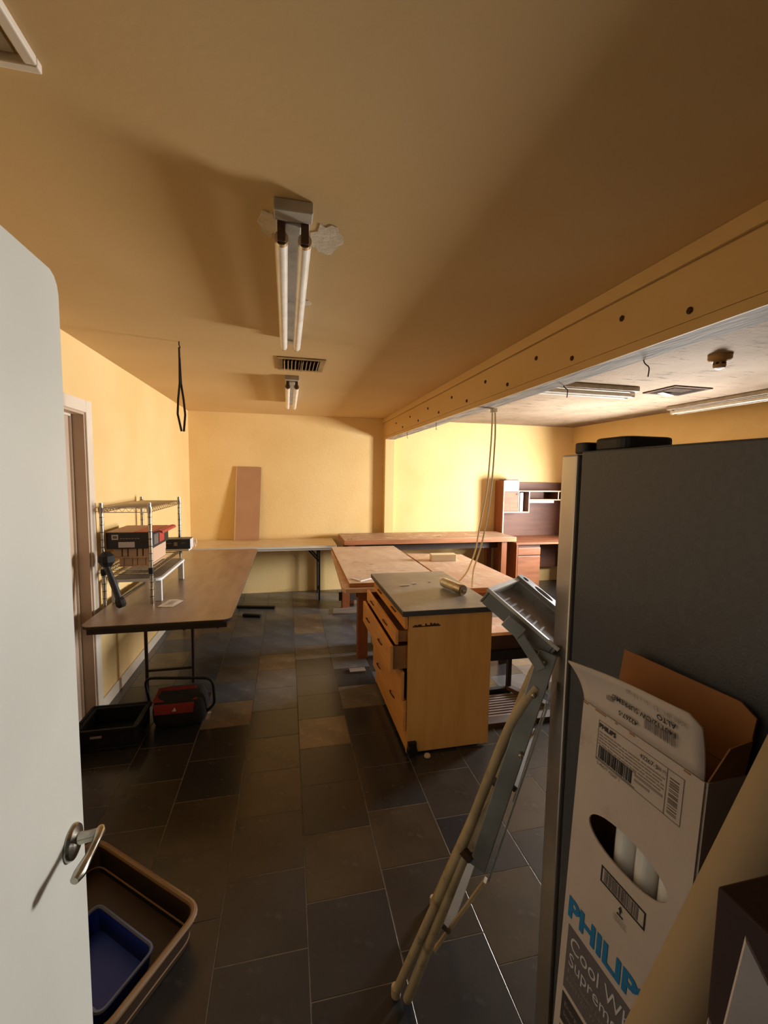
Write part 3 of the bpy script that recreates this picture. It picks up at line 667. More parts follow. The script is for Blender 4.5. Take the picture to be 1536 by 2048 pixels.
MB().box(.80, .835, 3.85, 4.05, 0, .39).box(1.00, 1.035, 3.85, 4.05, 0, .39).box(.835, 1.0, 3.85, 4.05, 0, .04).box(.835, 1.0, 3.85, 4.05, .18, .21).box(.835, 1.0, 3.85, 4.05, .35, .39).build('shell', 'mat_grey', cbk, bevel=.004)
MB().box(.835, 1.0, 4.03, 4.05, .04, .35).build('web', 'mat_grey', cbk)

# ------------------------------------------------------------------ drawer cabinet
cbn = thing('drawer_cabinet', 'orange oak drawer cabinet with a grey top and two open drawers', 'cabinet', (.93, 2.8, 0))
CX0, CX1, CY0, CY1 = .672, 1.205, 2.325, 3.24
MB().box(CX0+.01, CX1, CY0, CY0+.02, .012, .845).build('side_panel', 'oak_cab', cbn, bevel=.002)
MB().box(CX0+.01, CX1, CY1-.02, CY1, .012, .845).build('side_panel', 'oak_cab', cbn, bevel=.002)
MB().box(CX1-.012, CX1, CY0+.02, CY1-.02, .03, .845).build('back_panel', 'oak_cab', cbn)
MB().box(CX0+.02, CX1-.012, CY0+.02, CY1-.02, .10, .12).build('bottom_panel', 'drawer_inner', cbn)
MB().box(CX0+.008, CX0+.02, CY0+.02, CY1-.02, .03, .145).build('toe_board', 'oak_front', cbn)
MB().box(CX0+.02, CX1-.012, CY0+.02, CY1-.02, .825, .845).build('top_rail', 'drawer_inner', cbn)
MB().box(.640, 1.235, 2.345-.04, 3.27, .847, .876).build('countertop', 'laminate_edge', cbn, bevel=.003)
MB().box(.643, 1.232, 2.308, 3.267, .876, .879).build('laminate_top', 'laminate_grey', cbn)
drs = [(.765, .838, 0.), (.678, .760, .055), (.515, .672, .085), (.340, .509, .015), (.150, .334, 0.)]
for i, (z0, z1, op) in enumerate(drs):
    x = CX0-op
    fr = MB().box(x-.012, x+.006, CY0+.004, CY1-.004, z0, z1).build('drawer', 'oak_front', cbn, bevel=.002)
    if op > .03:
        ib = MB().box(x+.006, x+.40, CY0+.024, CY0+.036, z0+.008, z1-.012).box(x+.006, x+.40, CY1-.036, CY1-.024, z0+.008, z1-.012).box(x+.006, x+.40, CY0+.036, CY1-.036, z0+.008, z0+.016).box(x+.388, x+.40, CY0+.036, CY1-.036, z0+.016, z1-.012)
        ib.build('drawer_box', 'drawer_inner', fr)
    for yh in (CY0+.26, CY1-.24):
        hb = MB(); pts = []
        for k in range(9):
            a = math.pi*k/8; pts.append((x-.013-.016*math.sin(a), yh+.045*math.cos(a), (z0+z1)/2+.018*math.sin(a)))
        hb.tube(pts, .004, 6); hb.build('pull', 'bolt_rust', fr, smooth=True)
MB().box(.757, .762, CY0-.001, CY0, .74, .745)
b = MB(); random.seed(3)
for k in range(16):
    x = CX0+.035+k*.0105; hgt = random.uniform(.006, .022)
    b.box(x, x+.011, CY0-.0008, CY0, .775, .775+hgt)
b.build('scorch_mark', 'bolt_rust', cbn)
cst = MB().lathe((.712, 2.308, .034), [(.031, -.012), (.033, -.007), (.033, .007), (.031, .012)], 18, (0, 1, 0))
cst.build('caster_wheel', 'steel_black', cbn, smooth=True)
MB().box(.690, .738, 2.300, 2.324, .045, .085).build('caster_fork', 'steel_black', cbn)
for x, y in ((1.15, 2.36), (1.15, 3.20), (.73, 3.20)):
    MB().lathe((x, y, .03), [(.028, -.012), (.03, 0), (.028, .012)], 14, (0, 1, 0)).build('caster_wheel', 'steel_black', cbn, smooth=True)
    MB().box(x-.02, x+.02, y-.018, y+.018, .055, .10).build('caster_fork', 'steel_black', cbn)
# spray can on its side
can = thing('spray_can', 'old metal spray can lying on the grey cabinet top', 'can', (1.11, 2.6, .88))
A, B = V((1.062, 2.78, .914)), V((1.112, 2.56, .914)); ax = (B-A).normalized()
MB().lathe(A, [(.012, -.020), (.020, -.012), (.032, 0), (.033, .01)], 18, ax).build('shoulder', 'can_metal', can, smooth=True)
MB().lathe(A, [(.033, .01), (.033, .16)], 20, ax, caps=False).build('label', 'can_label', can, smooth=True)
MB().lathe(A, [(.033, .16), (.0345, .19), (.035, .222), (.033, .226), (.029, .222), (.02, .214), (.003, .210)], 20, ax).build('base', 'can_metal', can, smooth=True)
MB().lathe(A, [(.006, -.038), (.009, -.032), (.009, -.018)], 12, ax).build('nozzle', 'steel_black', can)
b = MB(); random.seed(5)
for i, (x, y, l, lab) in enumerate(((.77, 2.86, .07, 'longest white paint scrap on the grey cabinet top'), (.87, 2.90, .03, 'short white scrap beside the long scrap on the cabinet top'), (1.0, 2.93, .015, 'tiny white crumb near the spray can'))):
    tag(MB().bar((x, y, .882), (x+l, y+.004, .882), .012, .004).build('paint_scrap', 'paper_white'), lab, 'scrap')
tag(MB().lathe((.80, 2.285, 0), [(.016, 0), (.02, .006), (.017, .016), (.006, .02)], 10).build('floor_lump', 'lump_beige', smooth=True), 'small beige lump on the floor at the cabinet corner', 'debris')

# ------------------------------------------------------------------ hanging cables
for i, (pts, lab) in enumerate((
    ([(1.505, 3.02, 2.155), (1.51, 3.03, 1.95), (1.50, 3.05, 1.55), (1.485, 3.12, 1.30), (1.48, 3.18, 1.05), (1.44, 3.23, .88), (1.40, 3.27, .80), (1.365, 3.31, .747)], 'white cable hanging from the beam, curling left at the bottom'),
    ([(1.515, 3.00, 2.155), (1.525, 3.0, 1.98), (1.515, 3.0, 1.65), (1.51, 3.05, 1.35), (1.50, 3.12, 1.10), (1.475, 3.20, .90), (1.478, 3.22, .80), (1.48, 3.225, .746)], 'white cable hanging from the beam straight to the plywood edge'))):
    cbo = thing('hanging_cable', lab, 'cable', pts[-1], 'cables hanging from the beam')
    MB().tube(rounded_path(pts, .12, 4), .0065, 8).build('cord', 'cable_white', cbo, smooth=True)
    MB().box(pts[0][0]-.012, pts[0][0]+.012, pts[0][1]-.012, pts[0][1]+.012, ZBEAM-.03, ZBEAM).build('clamp', 'paper_white', cbo)

# ------------------------------------------------------------------ desk with hutch
dk = thing('hutch_desk', 'reddish wooden office desk with a shelf hutch beside the bench', 'desk', (3.7, 5.8, 0))
HX0, HX1, HY0, HY1, DZ = 3.112, 4.30, 5.80, 6.06, .745
MB().box(3.095, 4.32, 5.36, 6.06, DZ-.028, DZ).build('desktop', 'desk_wood', dk, bevel=.003)
MB().box(3.10, 4.31, 5.355, 5.36, DZ-.028, DZ).build('front_edge', 'desk_side', dk)
MB().box(HX0, HX0+.018, HY0, HY1, DZ, 1.60).build('hutch_side', 'desk_side', dk)
MB().box(HX1-.018, HX1, HY0, HY1, DZ, 1.60).build('hutch_side', 'desk_side', dk)
MB().box(HX0+.018, HX1-.018, HY1-.012, HY1, DZ, 1.575).build('hutch_back', 'desk_dark', dk)
MB().box(HX0, HX0+.018, HY0-.003, HY0, DZ, 1.60).build('edge_band', 'desk_edge', dk)
def shelf(x0, x1, z, nm='shelf'):
    s_ = MB().box(x0, x1, HY0+.002, HY1-.012, z-.016, z).build(nm, 'desk_wood', dk)
    MB().box(x0, x1, HY0-.002, HY0+.002, z-.016, z).build('edge_band', 'desk_edge', s_)
shelf(HX0+.018, HX1-.018, 1.455); shelf(HX0+.018, 3.545, 1.140); shelf(3.545, HX1-.018, 1.325)
for x, z0, z1 in ((3.355, 1.14, 1.439), (3.530, 1.14, 1.439), (4.02, 1.325, 1.439)):
    s_ = MB().box(x, x+.015, HY0+.002, HY1-.012, z0, z1).build('divider', 'desk_dark', dk)
    MB().box(x, x+.015, HY0-.002, HY0+.002, z0, z1).build('edge_band', 'desk_edge', s_)
dd = MB().box(HX0+.022, 3.350, HY0-.001, HY0+.015, 1.145, 1.434).build('cubby_door', 'desk_wood', dk)
MB().lathe((3.33, HY0-.001, 1.40), [(.007, 0), (.009, .01)], 10, (0, -1, 0)).build('knob', 'steel_black', dd)
MB().box(3.56, 3.97, HY0+.02, HY0+.08, 1.268, 1.308).build('task_light', 'counter_edge', dk, bevel=.004)
MB().box(3.12, 3.14, 5.38, 6.04, 0, DZ-.028).build('end_panel', 'desk_side', dk)
MB().box(4.28, 4.30, 5.38, 6.04, 0, DZ-.028).build('end_panel', 'desk_side', dk)
MB().box(3.14, 4.28, 5.98, 6.0, .25, DZ-.028).build('modesty_panel', 'desk_dark', dk)
MB().box(3.14, 3.52, 5.44, 5.97, .05, DZ-.03).build('pedestal', 'desk_dark', dk)
for z0, z1 in ((.555, .660), (.09, .540)):
    MB().box(3.165, 3.520, 5.42, 5.44, z0, z1).build('pedestal_drawer', 'pedestal_wood', dk, bevel=.006)
wb = thing('paper_box', 'white paper box with a grey lid on top of the hutch', 'box', (3.25, 5.92, 1.455))
MB().box(HX0+.022, 3.37, 5.815, 6.02, 1.456, 1.60).build('body', 'paper_white', wb, bevel=.003)
MB().prism(rrect(HX0+.02, 3.375, 5.81, 6.025, 1.60, .04), (0, 0, .02)).build('lid', 'mat_grey', wb, bevel=.006)
tag(MB().box(3.41, 3.46, 5.84, 5.97, 1.141, 1.42).build('white_binder', 'paper_white', bevel=.003), 'upright white binder in the open hutch cubby', 'binder')

# ------------------------------------------------------------------ refrigerator
fg = thing('refrigerator', 'tall black refrigerator seen from its side, facing the back wall', 'refrigerator', (1.0, .6, 0))
GX0, GX1, GY0, GY1, GZ = .665, 1.42, .22, .878, 1.712
MB().box(GX0, GX1, GY0, GY1, .03, GZ).build('body', 'fridge_black', fg, bevel=.004)
MB().box(GX0+.012, GX1-.012, GY1, GY1+.016, .07, GZ-.012).build('gasket', 'fridge_gasket', fg)
for x0, x1 in ((GX0+.001, (GX0+GX1)/2-.003), ((GX0+GX1)/2+.003, GX1-.001)):
    dr = MB().box(x0, x1, GY1+.016, GY1+.073, .07, GZ-.006).build('door', 'fridge_door_side', fg, bevel=.005)
    MB().box(x0+.003, x1-.003, GY1+.073, GY1+.076, .073, GZ-.009).build('front_skin', 'stainless', dr)
    xh = (GX0+GX1)/2+(-.05 if x0 < .9 else .05)
    MB().tube([(xh, GY1+.076, .75), (xh, GY1+.12, .78), (xh, GY1+.12, 1.45), (xh, GY1+.076, 1.48)], .011, 10).build('handle', 'stainless', dr, smooth=True)
for s_ in (0, 1):
    x = GX0+.012 if s_ == 0 else GX1-.092
    MB().prism(rrect(x, x+.08, GY1+.004, GY1+.050, GZ-.004, .015), (0, 0, .026)).build('hinge_cover', 'hinge_black', fg, bevel=.004)
MB().prism(rrect(GX0+.02, GX0+.15, .765, .876, GZ-.002, .03), (0, 0, .030)).build('top_housing', 'hinge_black', fg, bevel=.006)
MB().box(GX0+.02, GX1-.02, GY0+.05, GY1-.02, 0, .03).build('base_grille', 'fridge_gasket', fg)

# ------------------------------------------------------------------ step ladder leaning at the refrigerator corner
ldr = thing('step_ladder', 'folded step ladder with beige tube legs and grey paint tray', 'ladder', (.35, 1.18, 0))
nW = V((.65, .76, 0)).normalized(); N0 = V((.345, 1.18, 0)); WID = .33
def nearp(x, y, z, off=0.): return V((x, y, z))+nW*off
tubeA = [(.332, 1.192, .012), (.484, 1.061, .603), (.555, 1.000, .919), (.578, .981, 1.01), (.602, .960, 1.075), (.622, .945, 1.12)]
tubeB = [(.362, 1.166, .012), (.43, 1.108, .31), (.490, 1.056, .575)]
tubeB2 = [(.490, 1.056, .575), (.560, .996, .80), (.600, .962, .95)]
for off in (0., WID):
    MB().tube(rounded_path([nearp(*p, off) for p in tubeA], .08, 4), .0135, 12).build('rear_leg', 'ladder_beige', ldr, smooth=True)
    MB().tube([nearp(*p, off) for p in tubeB], [.0145, .0145, .013], 12).build('front_leg', 'ladder_beige', ldr, smooth=True)
    rail = MB()
    top = nearp(.640, .930, 1.215, off); bot = nearp(.520, 1.034, .56, off)
    rail.bar(bot, top, .022, .045, (.76, -.65, 0)); rail.build('side_rail', 'aluminium', ldr, bevel=.002)
    dv = V((.012, -.010, 0))
    MB().bar(bot+V((.026, -.022, -.02)), top+V((.014, -.012, -.08)), .030, .004, (.76, -.65, 0)).build('rail_flange', 'aluminium', ldr)
    MB().bar(nearp(.494, 1.052, .60, off), nearp(.560, .996, .80, off), .006, .03, (.76, -.65, 0)).build('hinge_link', 'ladder_beige', ldr, bevel=.002)
    MB().tube([nearp(.484, 1.06, .595, off), nearp(.505, 1.045, .575, off)], .017, 10).build('leg_socket', 'brown_plastic', ldr)
    for z_, x_, y_ in ((1.19, .634, .934), (1.10, .618, .948), (.93, .600, .966)):
        MB().lathe(nearp(x_, y_, z_, off)-nW*.016, [(.007, 0), (.006, .005), (.003, .007)], 10, -nW).build('rivet', 'can_metal', ldr)
    MB().lathe(nearp(*tubeA[0], off)+V((0, 0, -.012)), [(.0155, 0), (.0155, .03)], 12).build('foot_cap', 'ladder_beige', ldr, smooth=True)
for z_, x_, y_, wd in ((.30, .450, 1.094, .030), (.56, .515, 1.04, .034), (.82, .575, .99, .05)):
    a = nearp(x_, y_, z_, .01); b_ = nearp(x_, y_, z_, WID-.01)
    MB().bar(a, b_, wd, .018, (.35, -.3, .88)).build('step', 'ladder_step', ldr, bevel=.003)
MB().bar(nearp(.42, 1.115, .20, .03), nearp(.53, 1.02, .50, .03), .008, .02, (.65, .76, 0)).build('spreader', 'ladder_beige', ldr)
# tray
tA = V((.521, 1.029, 1.353)); tC = V((.637, .930, 1.244)); wv = nW*.30+V((.018, 0, -.035))
xd = (tC-tA); wd_ = wv; nd = xd.cross(wd_).normalized()
if nd.z < 0: nd = -nd
dpt = .042
def TR(s, t, d): return tA+xd*s+wd_*t-nd*d
tray = MB()
ls, wt = .04, .03
def slab(mb, s0, s1, t0, t1, d0, d1):
    vs_ = [TR(s, t, d) for d in (d1, d0) for (s, t) in ((s0, t0), (s1, t0), (s1, t1), (s0, t1))]
    mb.add(vs_, [(3,2,1,0),(4,5,6,7),(0,1,5,4),(1,2,6,5),(2,3,7,6),(3,0,4,7)])
SE = 1.15
slab(tray, 0, ls, 0, 1, 0, dpt); slab(tray, SE-ls, SE, 0, 1, 0, dpt); slab(tray, ls, SE-ls, 0, wt, 0, dpt)
slab(tray, ls, SE-ls, .97, 1.0, 0, dpt)
tro = tray.build('tray_walls', 'tray_plastic', ldr, bevel=.003)
tf = MB(); slab(tf, ls, SE-ls, wt, .97, dpt-.012, dpt); tf.build('tray_floor', 'tray_floor', ldr)
lip = MB(); slab(lip, -.02, SE+.02, -.015, .015, -.003, .005); slab(lip, -.02, .05, .015, 1, -.003, .005); lip.build('tray_lip', 'counter_edge', ldr)
rb = MB()
for k in range(6): slab(rb, .18+.13*k, .21+.13*k, .12, .55, dpt-.017, dpt-.012)
rb.build('tray_ridges', 'tray_floor', ldr)
# holder rail with three holes along the far side
hr = bmesh.new()
def ringpts(cs, ct, rs, rt, n=20): return [(cs+rs*math.cos(2*math.pi*k/n), ct+rt*math.sin(2*math.pi*k/n)) for k in range(n)]
holes = [(.10, 1.10, .055, .05), (.48, 1.11, .19, .085), (.90, 1.10, .09, .055)]
outer = [(-.02, 1.0), (SE, 1.0), (SE, 1.17), (1.1, 1.22), (.1, 1.22), (-.02, 1.15)]
edges = []
for poly_ in [outer]+[ringpts(*h_) for h_ in holes]:
    vs_ = [hr.verts.new(TR(s, t, -.004)) for s, t in poly_]
    for i in range(len(vs_)): edges.append(hr.edges.new((vs_[i], vs_[(i+1) % len(vs_)])))
bmesh.ops.triangle_fill(hr, use_beauty=True, use_dissolve=False, edges=edges)
off_ = ORIGIN[ldr.name]
for v_ in hr.verts: v_.co -= off_
me = bpy.data.meshes.new('holder_rail'); hr.to_mesh(me); hr.free(); me.materials.append(MATS['tray_plastic'])
ho = bpy.data.objects.new('holder_rail', me); col.objects.link(ho); ho.parent = ldr; ORIGIN[ho.name] = off_
so = ho.modifiers.new('thick', 'SOLIDIFY'); so.thickness = .016; so.offset = 0
MB().bar(V((.574, .984, 1.275))-nW*.024, V((.630, .936, 1.175))-nW*.024, .026, .004, nW).build('tray_brace', 'aluminium', ldr, bevel=.002)
MB().bar(V((.560, .996, 1.288))-nW*.028, V((.592, .968, 1.257))-nW*.028, .036, .004, nW).build('brace_plate', 'aluminium', ldr, bevel=.004)
MB().lathe(TR(.80, -.01, .035), [(.006, 0), (.005, .006)], 10, -nW).build('rivet', 'can_metal', ldr)

# ------------------------------------------------------------------ lamp carton leaning on the refrigerator
A0 = V((.550, .681, 1.23)); HD = V((.07403, -.99726, 0)); UP = V((.04471, .00332, .99899)); NN = V((-.99625, -.07396, .04483)); IN = -NN
BW, BD = .2296, .078
lb = thing('lamp_carton', 'tall open white lamp carton with blue lettering leaning on the refrigerator', 'carton', (A0+HD*BW/2+IN*BD/2-UP*1.228)*1.0)
def BXp(s, t, d=0.): return A0+HD*s+UP*t+IN*d
BOT = -1.226
bmx = bmesh.new(); edges = []
def ell(cs, ct, a, b, n=36): return [(cs+a*math.copysign(abs(math.cos(2*math.pi*k/n))**.9, math.cos(2*math.pi*k/n)), ct+b*math.sin(2*math.pi*k/n)) for k in range(n)]
for poly_ in ([(0, BOT), (BW, BOT), (BW, 0), (0, 0)], ell(.118, -.207, .079, .033)):
    vs_ = [bmx.verts.new(BXp(s, t)-ORIGIN[lb.name]) for s, t in poly_]
    for i in range(len(vs_)): edges.append(bmx.edges.new((vs_[i], vs_[(i+1) % len(vs_)])))
bmesh.ops.triangle_fill(bmx, use_beauty=True, use_dissolve=False, edges=edges)
bmesh.ops.recalc_face_normals(bmx, faces=bmx.faces)
me = bpy.data.meshes.new('front_panel'); bmx.to_mesh(me); bmx.free(); me.materials.append(MATS['carton_white'])
fp = bpy.data.objects.new('front_panel', me); col.objects.link(fp); fp.parent = lb; ORIGIN[fp.name] = ORIGIN[lb.name]
so = fp.modifiers.new('thick', 'SOLIDIFY'); so.thickness = .003; so.offset = 0
def plate(name, pts, thick, mt, vec=None):
    n_ = (V(pts[1])-V(pts[0])).cross(V(pts[2])-V(pts[0])).normalized()
    return MB().prism(pts, n_*thick).build(name, mt, lb)
plate('back_panel', [BXp(0, BOT, BD), BXp(BW, BOT, BD), BXp(BW, 0, BD), BXp(0, 0, BD)], .003, 'kraft')
plate('side_panel', [BXp(BW, BOT, .002), BXp(BW, BOT, BD), BXp(BW, 0, BD), BXp(BW, 0, .002)], .003, 'carton_white')
plate('side_panel', [BXp(0, BOT, .002), BXp(0, BOT, BD), BXp(0, 0, BD), BXp(0, 0, .002)], .003, 'kraft')
plate('bottom_panel', [BXp(0, BOT, 0), BXp(BW, BOT, 0), BXp(BW, BOT, BD), BXp(0, BOT, BD)], .003, 'kraft')
# front flap, bent slightly outwards and curling at its far corner
FL = MB(); nu, nv = 12, 6
for j in range(nv+1):
    for i in range(nu+1):
        u_, v_ = i/nu, j/nv
        left = -.016*v_; rgt = BW-.002; hgt = .070+.020*u_-(.012*(1 if u_ > .96 else 0))
        s_ = left+(rgt-left)*u_; t_ = hgt*v_
        d_ = -.012*v_*v_-.020*v_*v_*(1-u_)**3+.004*math.sin(u_*5)*v_
        FL.v.append(BXp(s_, t_+.001, d_))
for j in range(nv):
    for i in range(nu):
        a = j*(nu+1)+i; FL.f.append((a, a+1, a+nu+2, a+nu+1))
fo = FL.build('front_flap', 'carton_white', lb, smooth=True); so = fo.modifiers.new('thick', 'SOLIDIFY'); so.thickness = .003
def FLp(s, t, e=.0035):
    u_ = (s+.016*t/.08)/(BW); v_ = t/(.070+.020*u_)
    return BXp(s, t+.001, -.012*v_*v_-.020*v_*v_*(1-u_)**3+.004*math.sin(u_*5)*v_-e)
plate('back_flap', [BXp(.0, .001, BD), BXp(BW, .001, BD), BXp(BW+.004, .085, BD+.006), BXp(BW-.02, .098, BD+.008), BXp(.0, .094, BD+.010)], .003, 'kraft')
plate('side_flap', [BXp(BW, .001, .004), BXp(BW, .001, BD-.003), BXp(BW+.010, .060, BD-.012), BXp(BW+.012, .055, .02)], .002, 'kraft')
plate('side_flap', [BXp(0, .001, .004), BXp(0, .001, BD-.003), BXp(.055, .035, BD-.010), BXp(.055, .030, .015)], .002, 'kraft')
# fold dashes
b = MB()
for s0, s1 in ((.0, .012), (.03, .055), (.075, .08), (.105, .115), (.20, .21)): b.bar(BXp(s0, -.002, -.002), BXp(s1, -.002, -.002), .002, .001, NN)
b.build('fold_cuts', 'kraft', lb)
E_ = -.0022
def rect(mb, s0, s1, t0, t1, e=E_): mb.prism([BXp(s0, t0, e+.0002), BXp(s1, t0, e+.0002), BXp(s1, t1, e+.0002), BXp(s0, t1, e+.0002)], NN*.0003)
def frame(mb, s0, s1, t0, t1, w, e=E_):
    rect(mb, s0, s1, t0, t0+w, e); rect(mb, s0, s1, t1-w, t1, e); rect(mb, s0, s0+w, t0+w, t1-w, e); rect(mb, s1-w, s1, t0+w, t1-w, e)
# shipping label
b = MB(); frame(b, .041, .203, -.088, -.015, .0007); rect(b, .176, .1767, -.088, -.015); b.build('label_outline', 'ink_grey', lb)
text('label_lettering', 'PHILIPS', .0115, BXp(.043, -.0275, E_-.0006), HD, UP, 'ink_black', lb, bold=.0004)
text('label_lettering', '42267-5', .010, BXp(.128, -.0285, E_-.0006), HD, UP, 'ink_black', lb)
text('label_lettering', '30 PC', .007, BXp(.160, -.0275, E_-.0006), HD, UP, 'ink_grey', lb)
b = MB(); random.seed(11)
for k in range(5):
    s_ = .044; t_ = -.034-.0055*k
    while s_ < (.170 if k < 4 else .165):
        l_ = random.uniform(.003, .012); rect(b, s_, min(s_+l_, .173), t_-.0022, t_); s_ += l_+random.uniform(.001, .003)
b.build('fine_print', 'ink_faint', lb)
def barcode(mb, s0, s1, t0, t1, seed, fn=None, e=E_):
    random.seed(seed); s_ = s0
    while s_ < s1:
        w_ = random.choice((.0008, .0008, .0014, .002)); rect(mb, s_, min(s_+w_, s1), t0, t1, e); s_ += w_+random.choice((.0008, .0012, .0018))
b = MB(); barcode(b, .046, .118, -.083, -.061, 4); rect(b, .042, .124, -.0858, -.0848); rect(b, .046, .124, -.0605, -.0597); b.build('barcode', 'ink_black', lb)
text('label_lettering', '5 46677 42267 2', .0075, BXp(.045, -.095, E_-.0006), HD, UP, 'ink_grey', lb)
b = MB(); random.seed(9); t_ = -.026
while t_ > -.083:
    w_ = random.choice((.001, .0018)); rect(b, .181, .196, t_-w_, t_); t_ -= w_+random.choice((.001, .0016, .003))
b.build('barcode', 'ink_grey', lb)
b = MB(); rect(b, .122, .172, -.0655, -.0615); rect(b, .122, .150, -.0735, -.070); b.build('fine_print', 'ink_faint', lb)
# flap print (upside down)
nhd, nup = -HD, -UP
def flap_text(s, size, s0, t0, mt, bold=0., xs=1.):
    o_ = text('flap_lettering', s, size, BXp(s0, t0, -.0), nhd, nup, mt, lb, bold, xs)
    # drape on the bent flap
    for v in o_.data.vertices:
        w_ = v.co+ORIGIN[lb.name]-A0; v.co = FLp(w_.dot(HD), max(w_.dot(UP), .001))-ORIGIN[lb.name]
flap_text('F40T12/CW SUPREME/', .0125, .188, .046, 'ink_black', .0002)
flap_text('ALTO', .0125, .188, .060, 'ink_black', .0003)
flap_text('42267-5', .0115, .119, .024, 'ink_black', .0002)
flap_text('2588  B3   F3   51 / 13  38', .010, .205, .071, 'ink_faint')
b = MB(); random.seed(21); s_ = .132
while s_ < .187:
    w_ = random.choice((.0009, .0009, .0016, .0024))
    q = [FLp(s_, .022), FLp(s_+w_, .022), FLp(s_+w_, .040), FLp(s_, .040)]; b.add(q, [(0, 1, 2, 3)]); s_ += w_+random.choice((.0009, .0014, .002))
b.build('barcode', 'ink_grey', lb)
b = MB(); q = [FLp(.055, .030), FLp(.068, .030), FLp(.068, .038), FLp(.055, .038)]; b.add(q, [(0, 1, 2, 3)]); b.build('flap_stamp', 'ink_faint', lb)
# small framed barcode under the hand hole
b = MB(); frame(b, .077, .167, -.292, -.262, .0028); b.build('barcode_frame', 'ink_black', lb)
b = MB(); barcode(b, .084, .155, -.288, -.266, 14); b.build('barcode', 'ink_grey', lb)
b = MB(); b.prism([BXp(.118, -.304, E_), BXp(.126, -.304, E_), BXp(.122, -.296, E_)], NN*.0004); rect(b, .1205, .1235, -.310, -.304); rect(b, .116, .128, -.3145, -.3115); b.build('recycling_mark', 'ink_black', lb)
text('fine_lettering', 'RECYCLE\nCARTON', .0062, BXp(.110, -.322, E_-.0006), HD, UP, 'ink_faint', lb)
text('brand_lettering', 'PHILIPS', .0545, BXp(.010, -.4235, E_-.0006), HD, UP, 'ink_blue', lb, bold=.002, xscale=1.04)
b = MB(); rect(b, .016, .225, -.570, -.440); b.build('grey_panel', 'panel_grey', lb)
text('panel_lettering', 'Cool White', .040, BXp(.024, -.480, E_-.0008), HD, UP, 'label_pale', lb, xscale=.9)
text('panel_lettering', 'Supreme', .036, BXp(.024, -.513, E_-.0008), HD, UP, 'label_pale', lb, xscale=.9)
text('panel_lettering', 'Fluorescent Lamps', .014, BXp(.024, -.532, E_-.0008), HD, UP, 'ink_faint', lb)
text('panel_lettering', 'F40T12/CW Supreme', .014, BXp(.024, -.550, E_-.0008), HD, UP, 'ink_faint', lb)
b = MB(); rect(b, .016, .225, -.640, -.580); b.build('dark_panel', 'panel_dark', lb)
text('panel_lettering', 'Energy saving', .014, BXp(.024, -.602, E_-.0008), HD, UP, 'ink_faint', lb)
text('panel_lettering', 'long life', .014, BXp(.024, -.622, E_-.0008), HD, UP, 'ink_faint', lb)
b = MB(); rect(b, .016, .225, -.80, -.650); b.build('grey_panel', 'panel_grey', lb)
# lamps inside
for s_ in (.092, .134, .178):
    p0, p1 = BXp(s_, BOT+.012, .034), BXp(s_, -.045 if s_ > .1 else -.15, .034)
    lt = thing('spare_tube', {.092: 'leftmost', .134: 'middle', .178: 'rightmost'}[s_]+' white fluorescent tube seen through the oval hole of the lamp carton', 'lamp tube', p0, 'fluorescent tubes inside the lamp carton')
    MB().tube([p0, p1], .019, 16).build('glass', 'tube_glass', lt, smooth=True)
    MB().tube([p1, p1+UP*.012], .0192, 16).build('end_cap', 'can_metal', lt, smooth=True)

# ------------------------------------------------------------------ roll and cartons at lower right
ra, rb_ = V((.665-.05, .385, 1.50)), V((-.135, .385, .05))
dirr = (rb_-ra).normalized()
tl = thing('cardboard_roll', 'thick cream cardboard tube leaning across the lamp carton', 'tube', rb_)
R_ = .036
# left silhouette of the roll passes the measured points; the axis lies to the lower right of it
axp0, axp1 = V((.533, .330, 1.312)), V((.394, .330, 1.044))
dd_ = (axp1-axp0).normalized(); top_ = axp0-dd_*.17; low_ = axp1+dd_*((axp1.z-.012)/(-dd_.z))
MB().tube([top_, low_+V((0, 0, .035))], R_, 28, caps=False).build('outer_wall', 'tube_roll', tl, smooth=True)
MB().tube([top_, low_+V((0, 0, .035))], R_-.005, 24, caps=False).build('inner_wall', 'kraft', tl, smooth=True)
rr = MB().lathe(top_, [(R_, 0), (R_-.005, 0)], 28, dd_, caps=False); rr.build('rim', 'kraft', tl)
dc = thing('dark_carton', 'tall dark brown carton at the lower right corner', 'carton', (.55, .25, 0))
MB().box(.381, .590, .155, .285, 0, 1.282).build('body', 'dark_carton', dc, bevel=.002)
MB().box(.381, .590, .150, .155, 1.10, 1.282).build('flap', 'dark_carton', dc)
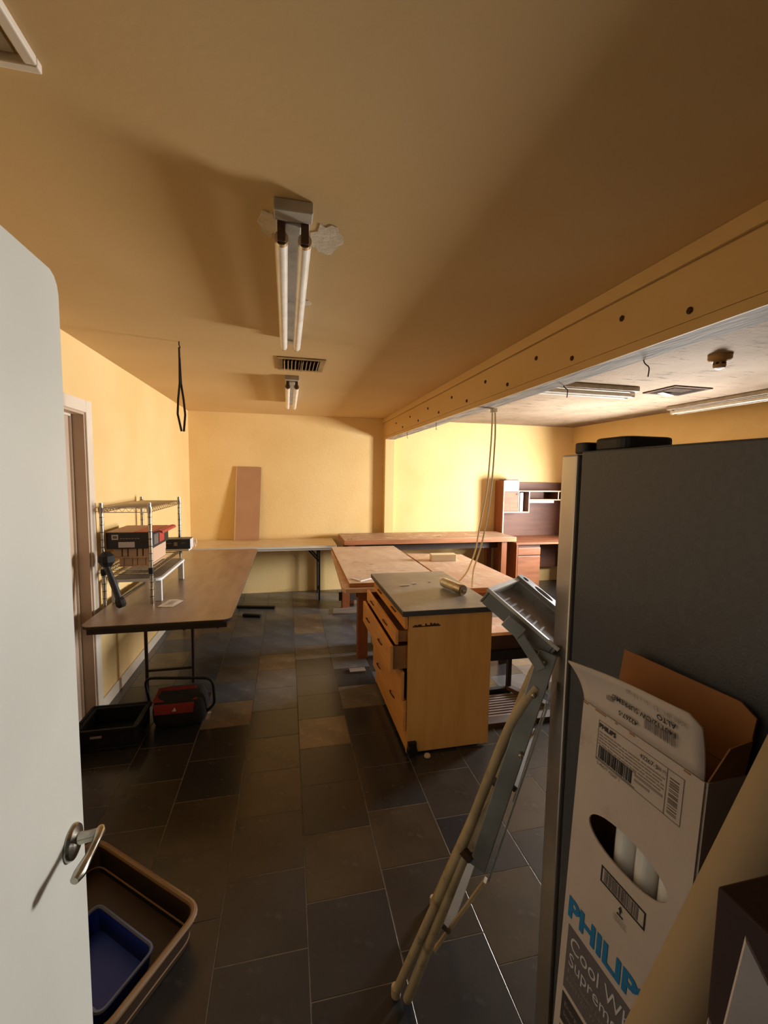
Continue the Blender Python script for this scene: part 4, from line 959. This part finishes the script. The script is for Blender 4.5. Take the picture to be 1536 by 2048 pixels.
# two pale foam sheets propped on their corners against the dark carton
for ap, q1, lab in (((.340, .231, 1.304), (.355, .200, 1.249), 'pale stained foam sheet, the taller one before the dark carton'),
                    ((.303, .225, 1.254), (.315, .197, 1.204), 'pale foam sheet, the lower one at the bottom right corner')):
    ap = V(ap); q1 = V(q1); r2 = V((-.19, .0, -.98)).normalized()
    P = [ap, q1, q1+r2*((q1.z-.004)/-r2.z), ap+r2*((ap.z-.004)/-r2.z)]
    nz = (P[1]-P[0]).cross(P[3]-P[0]).normalized()
    if nz.y > 0: nz = -nz
    tag(MB().prism(P, nz*.007).build('foam_sheet', 'sheet_white'), lab, 'sheet')

# ------------------------------------------------------------------ low framed tray with a blue tub by the door
bi = thing('framed_tray', 'low brown tray with a pale tube rim on the floor behind the open door', 'tray', (-.55, 1.55, 0))
ZR = .115
c1 = V((-.305, 1.500, ZR)); cN = V((-.487, 1.210, ZR)); cF = V((-.762, 1.876, ZR))
ex = (cN-c1).normalized(); ey = (cF-c1).normalized()
corners_ = [c1, c1+ey*.62, c1+ey*.62+ex*.385, c1+ex*.385]
rimp = rounded_path(corners_, .06, 6, closed=True)
cen = sum(corners_, V((0, 0, 0)))/4
def level(z, k, c=None):
    c = c or cen; return [V((c.x+(p.x-cen.x)*k, c.y+(p.y-cen.y)*k, z)) for p in rimp]
def tub(name, levels, mt, parent, cap_at):
    n_ = len(rimp); bw = MB()
    for L_ in levels: bw.v += L_
    for i in range(len(levels)-1):
        for j in range(n_):
            j2 = (j+1) % n_; bw.f.append((i*n_+j, i*n_+j2, (i+1)*n_+j2, (i+1)*n_+j))
    for q in cap_at: bw.f.append(tuple(q*n_+j for j in range(n_)))
    return bw.build(name, mt, parent, smooth=True)
tub('pan', [level(ZR, .985), level(.004, .93), level(.010, .915), level(ZR, .97)], 'bin_brown', bi, (1, 2))
MB().tube(rimp, .011, 8, closed=True).build('tube_rim', 'bin_rim', bi, smooth=True)
MB().tube(level(.030, .935), .005, 6, closed=True).build('step_rim', 'bin_rim', bi, smooth=True)
bc = V((-.600, 1.430, 0))
bt = thing('blue_tub', 'dark blue plastic tub with a grey rim inside the brown tray', 'tub', (bc.x, bc.y, .012))
tub('body', [level(.095, .50, bc), level(.014, .46, bc), level(.020, .45, bc), level(.094, .49, bc)], 'bin_blue', bt, (1, 2))
MB().tube(level(.096, .50, bc), .006, 6, closed=True).build('rim', 'bin_blue_rim', bt, smooth=True)
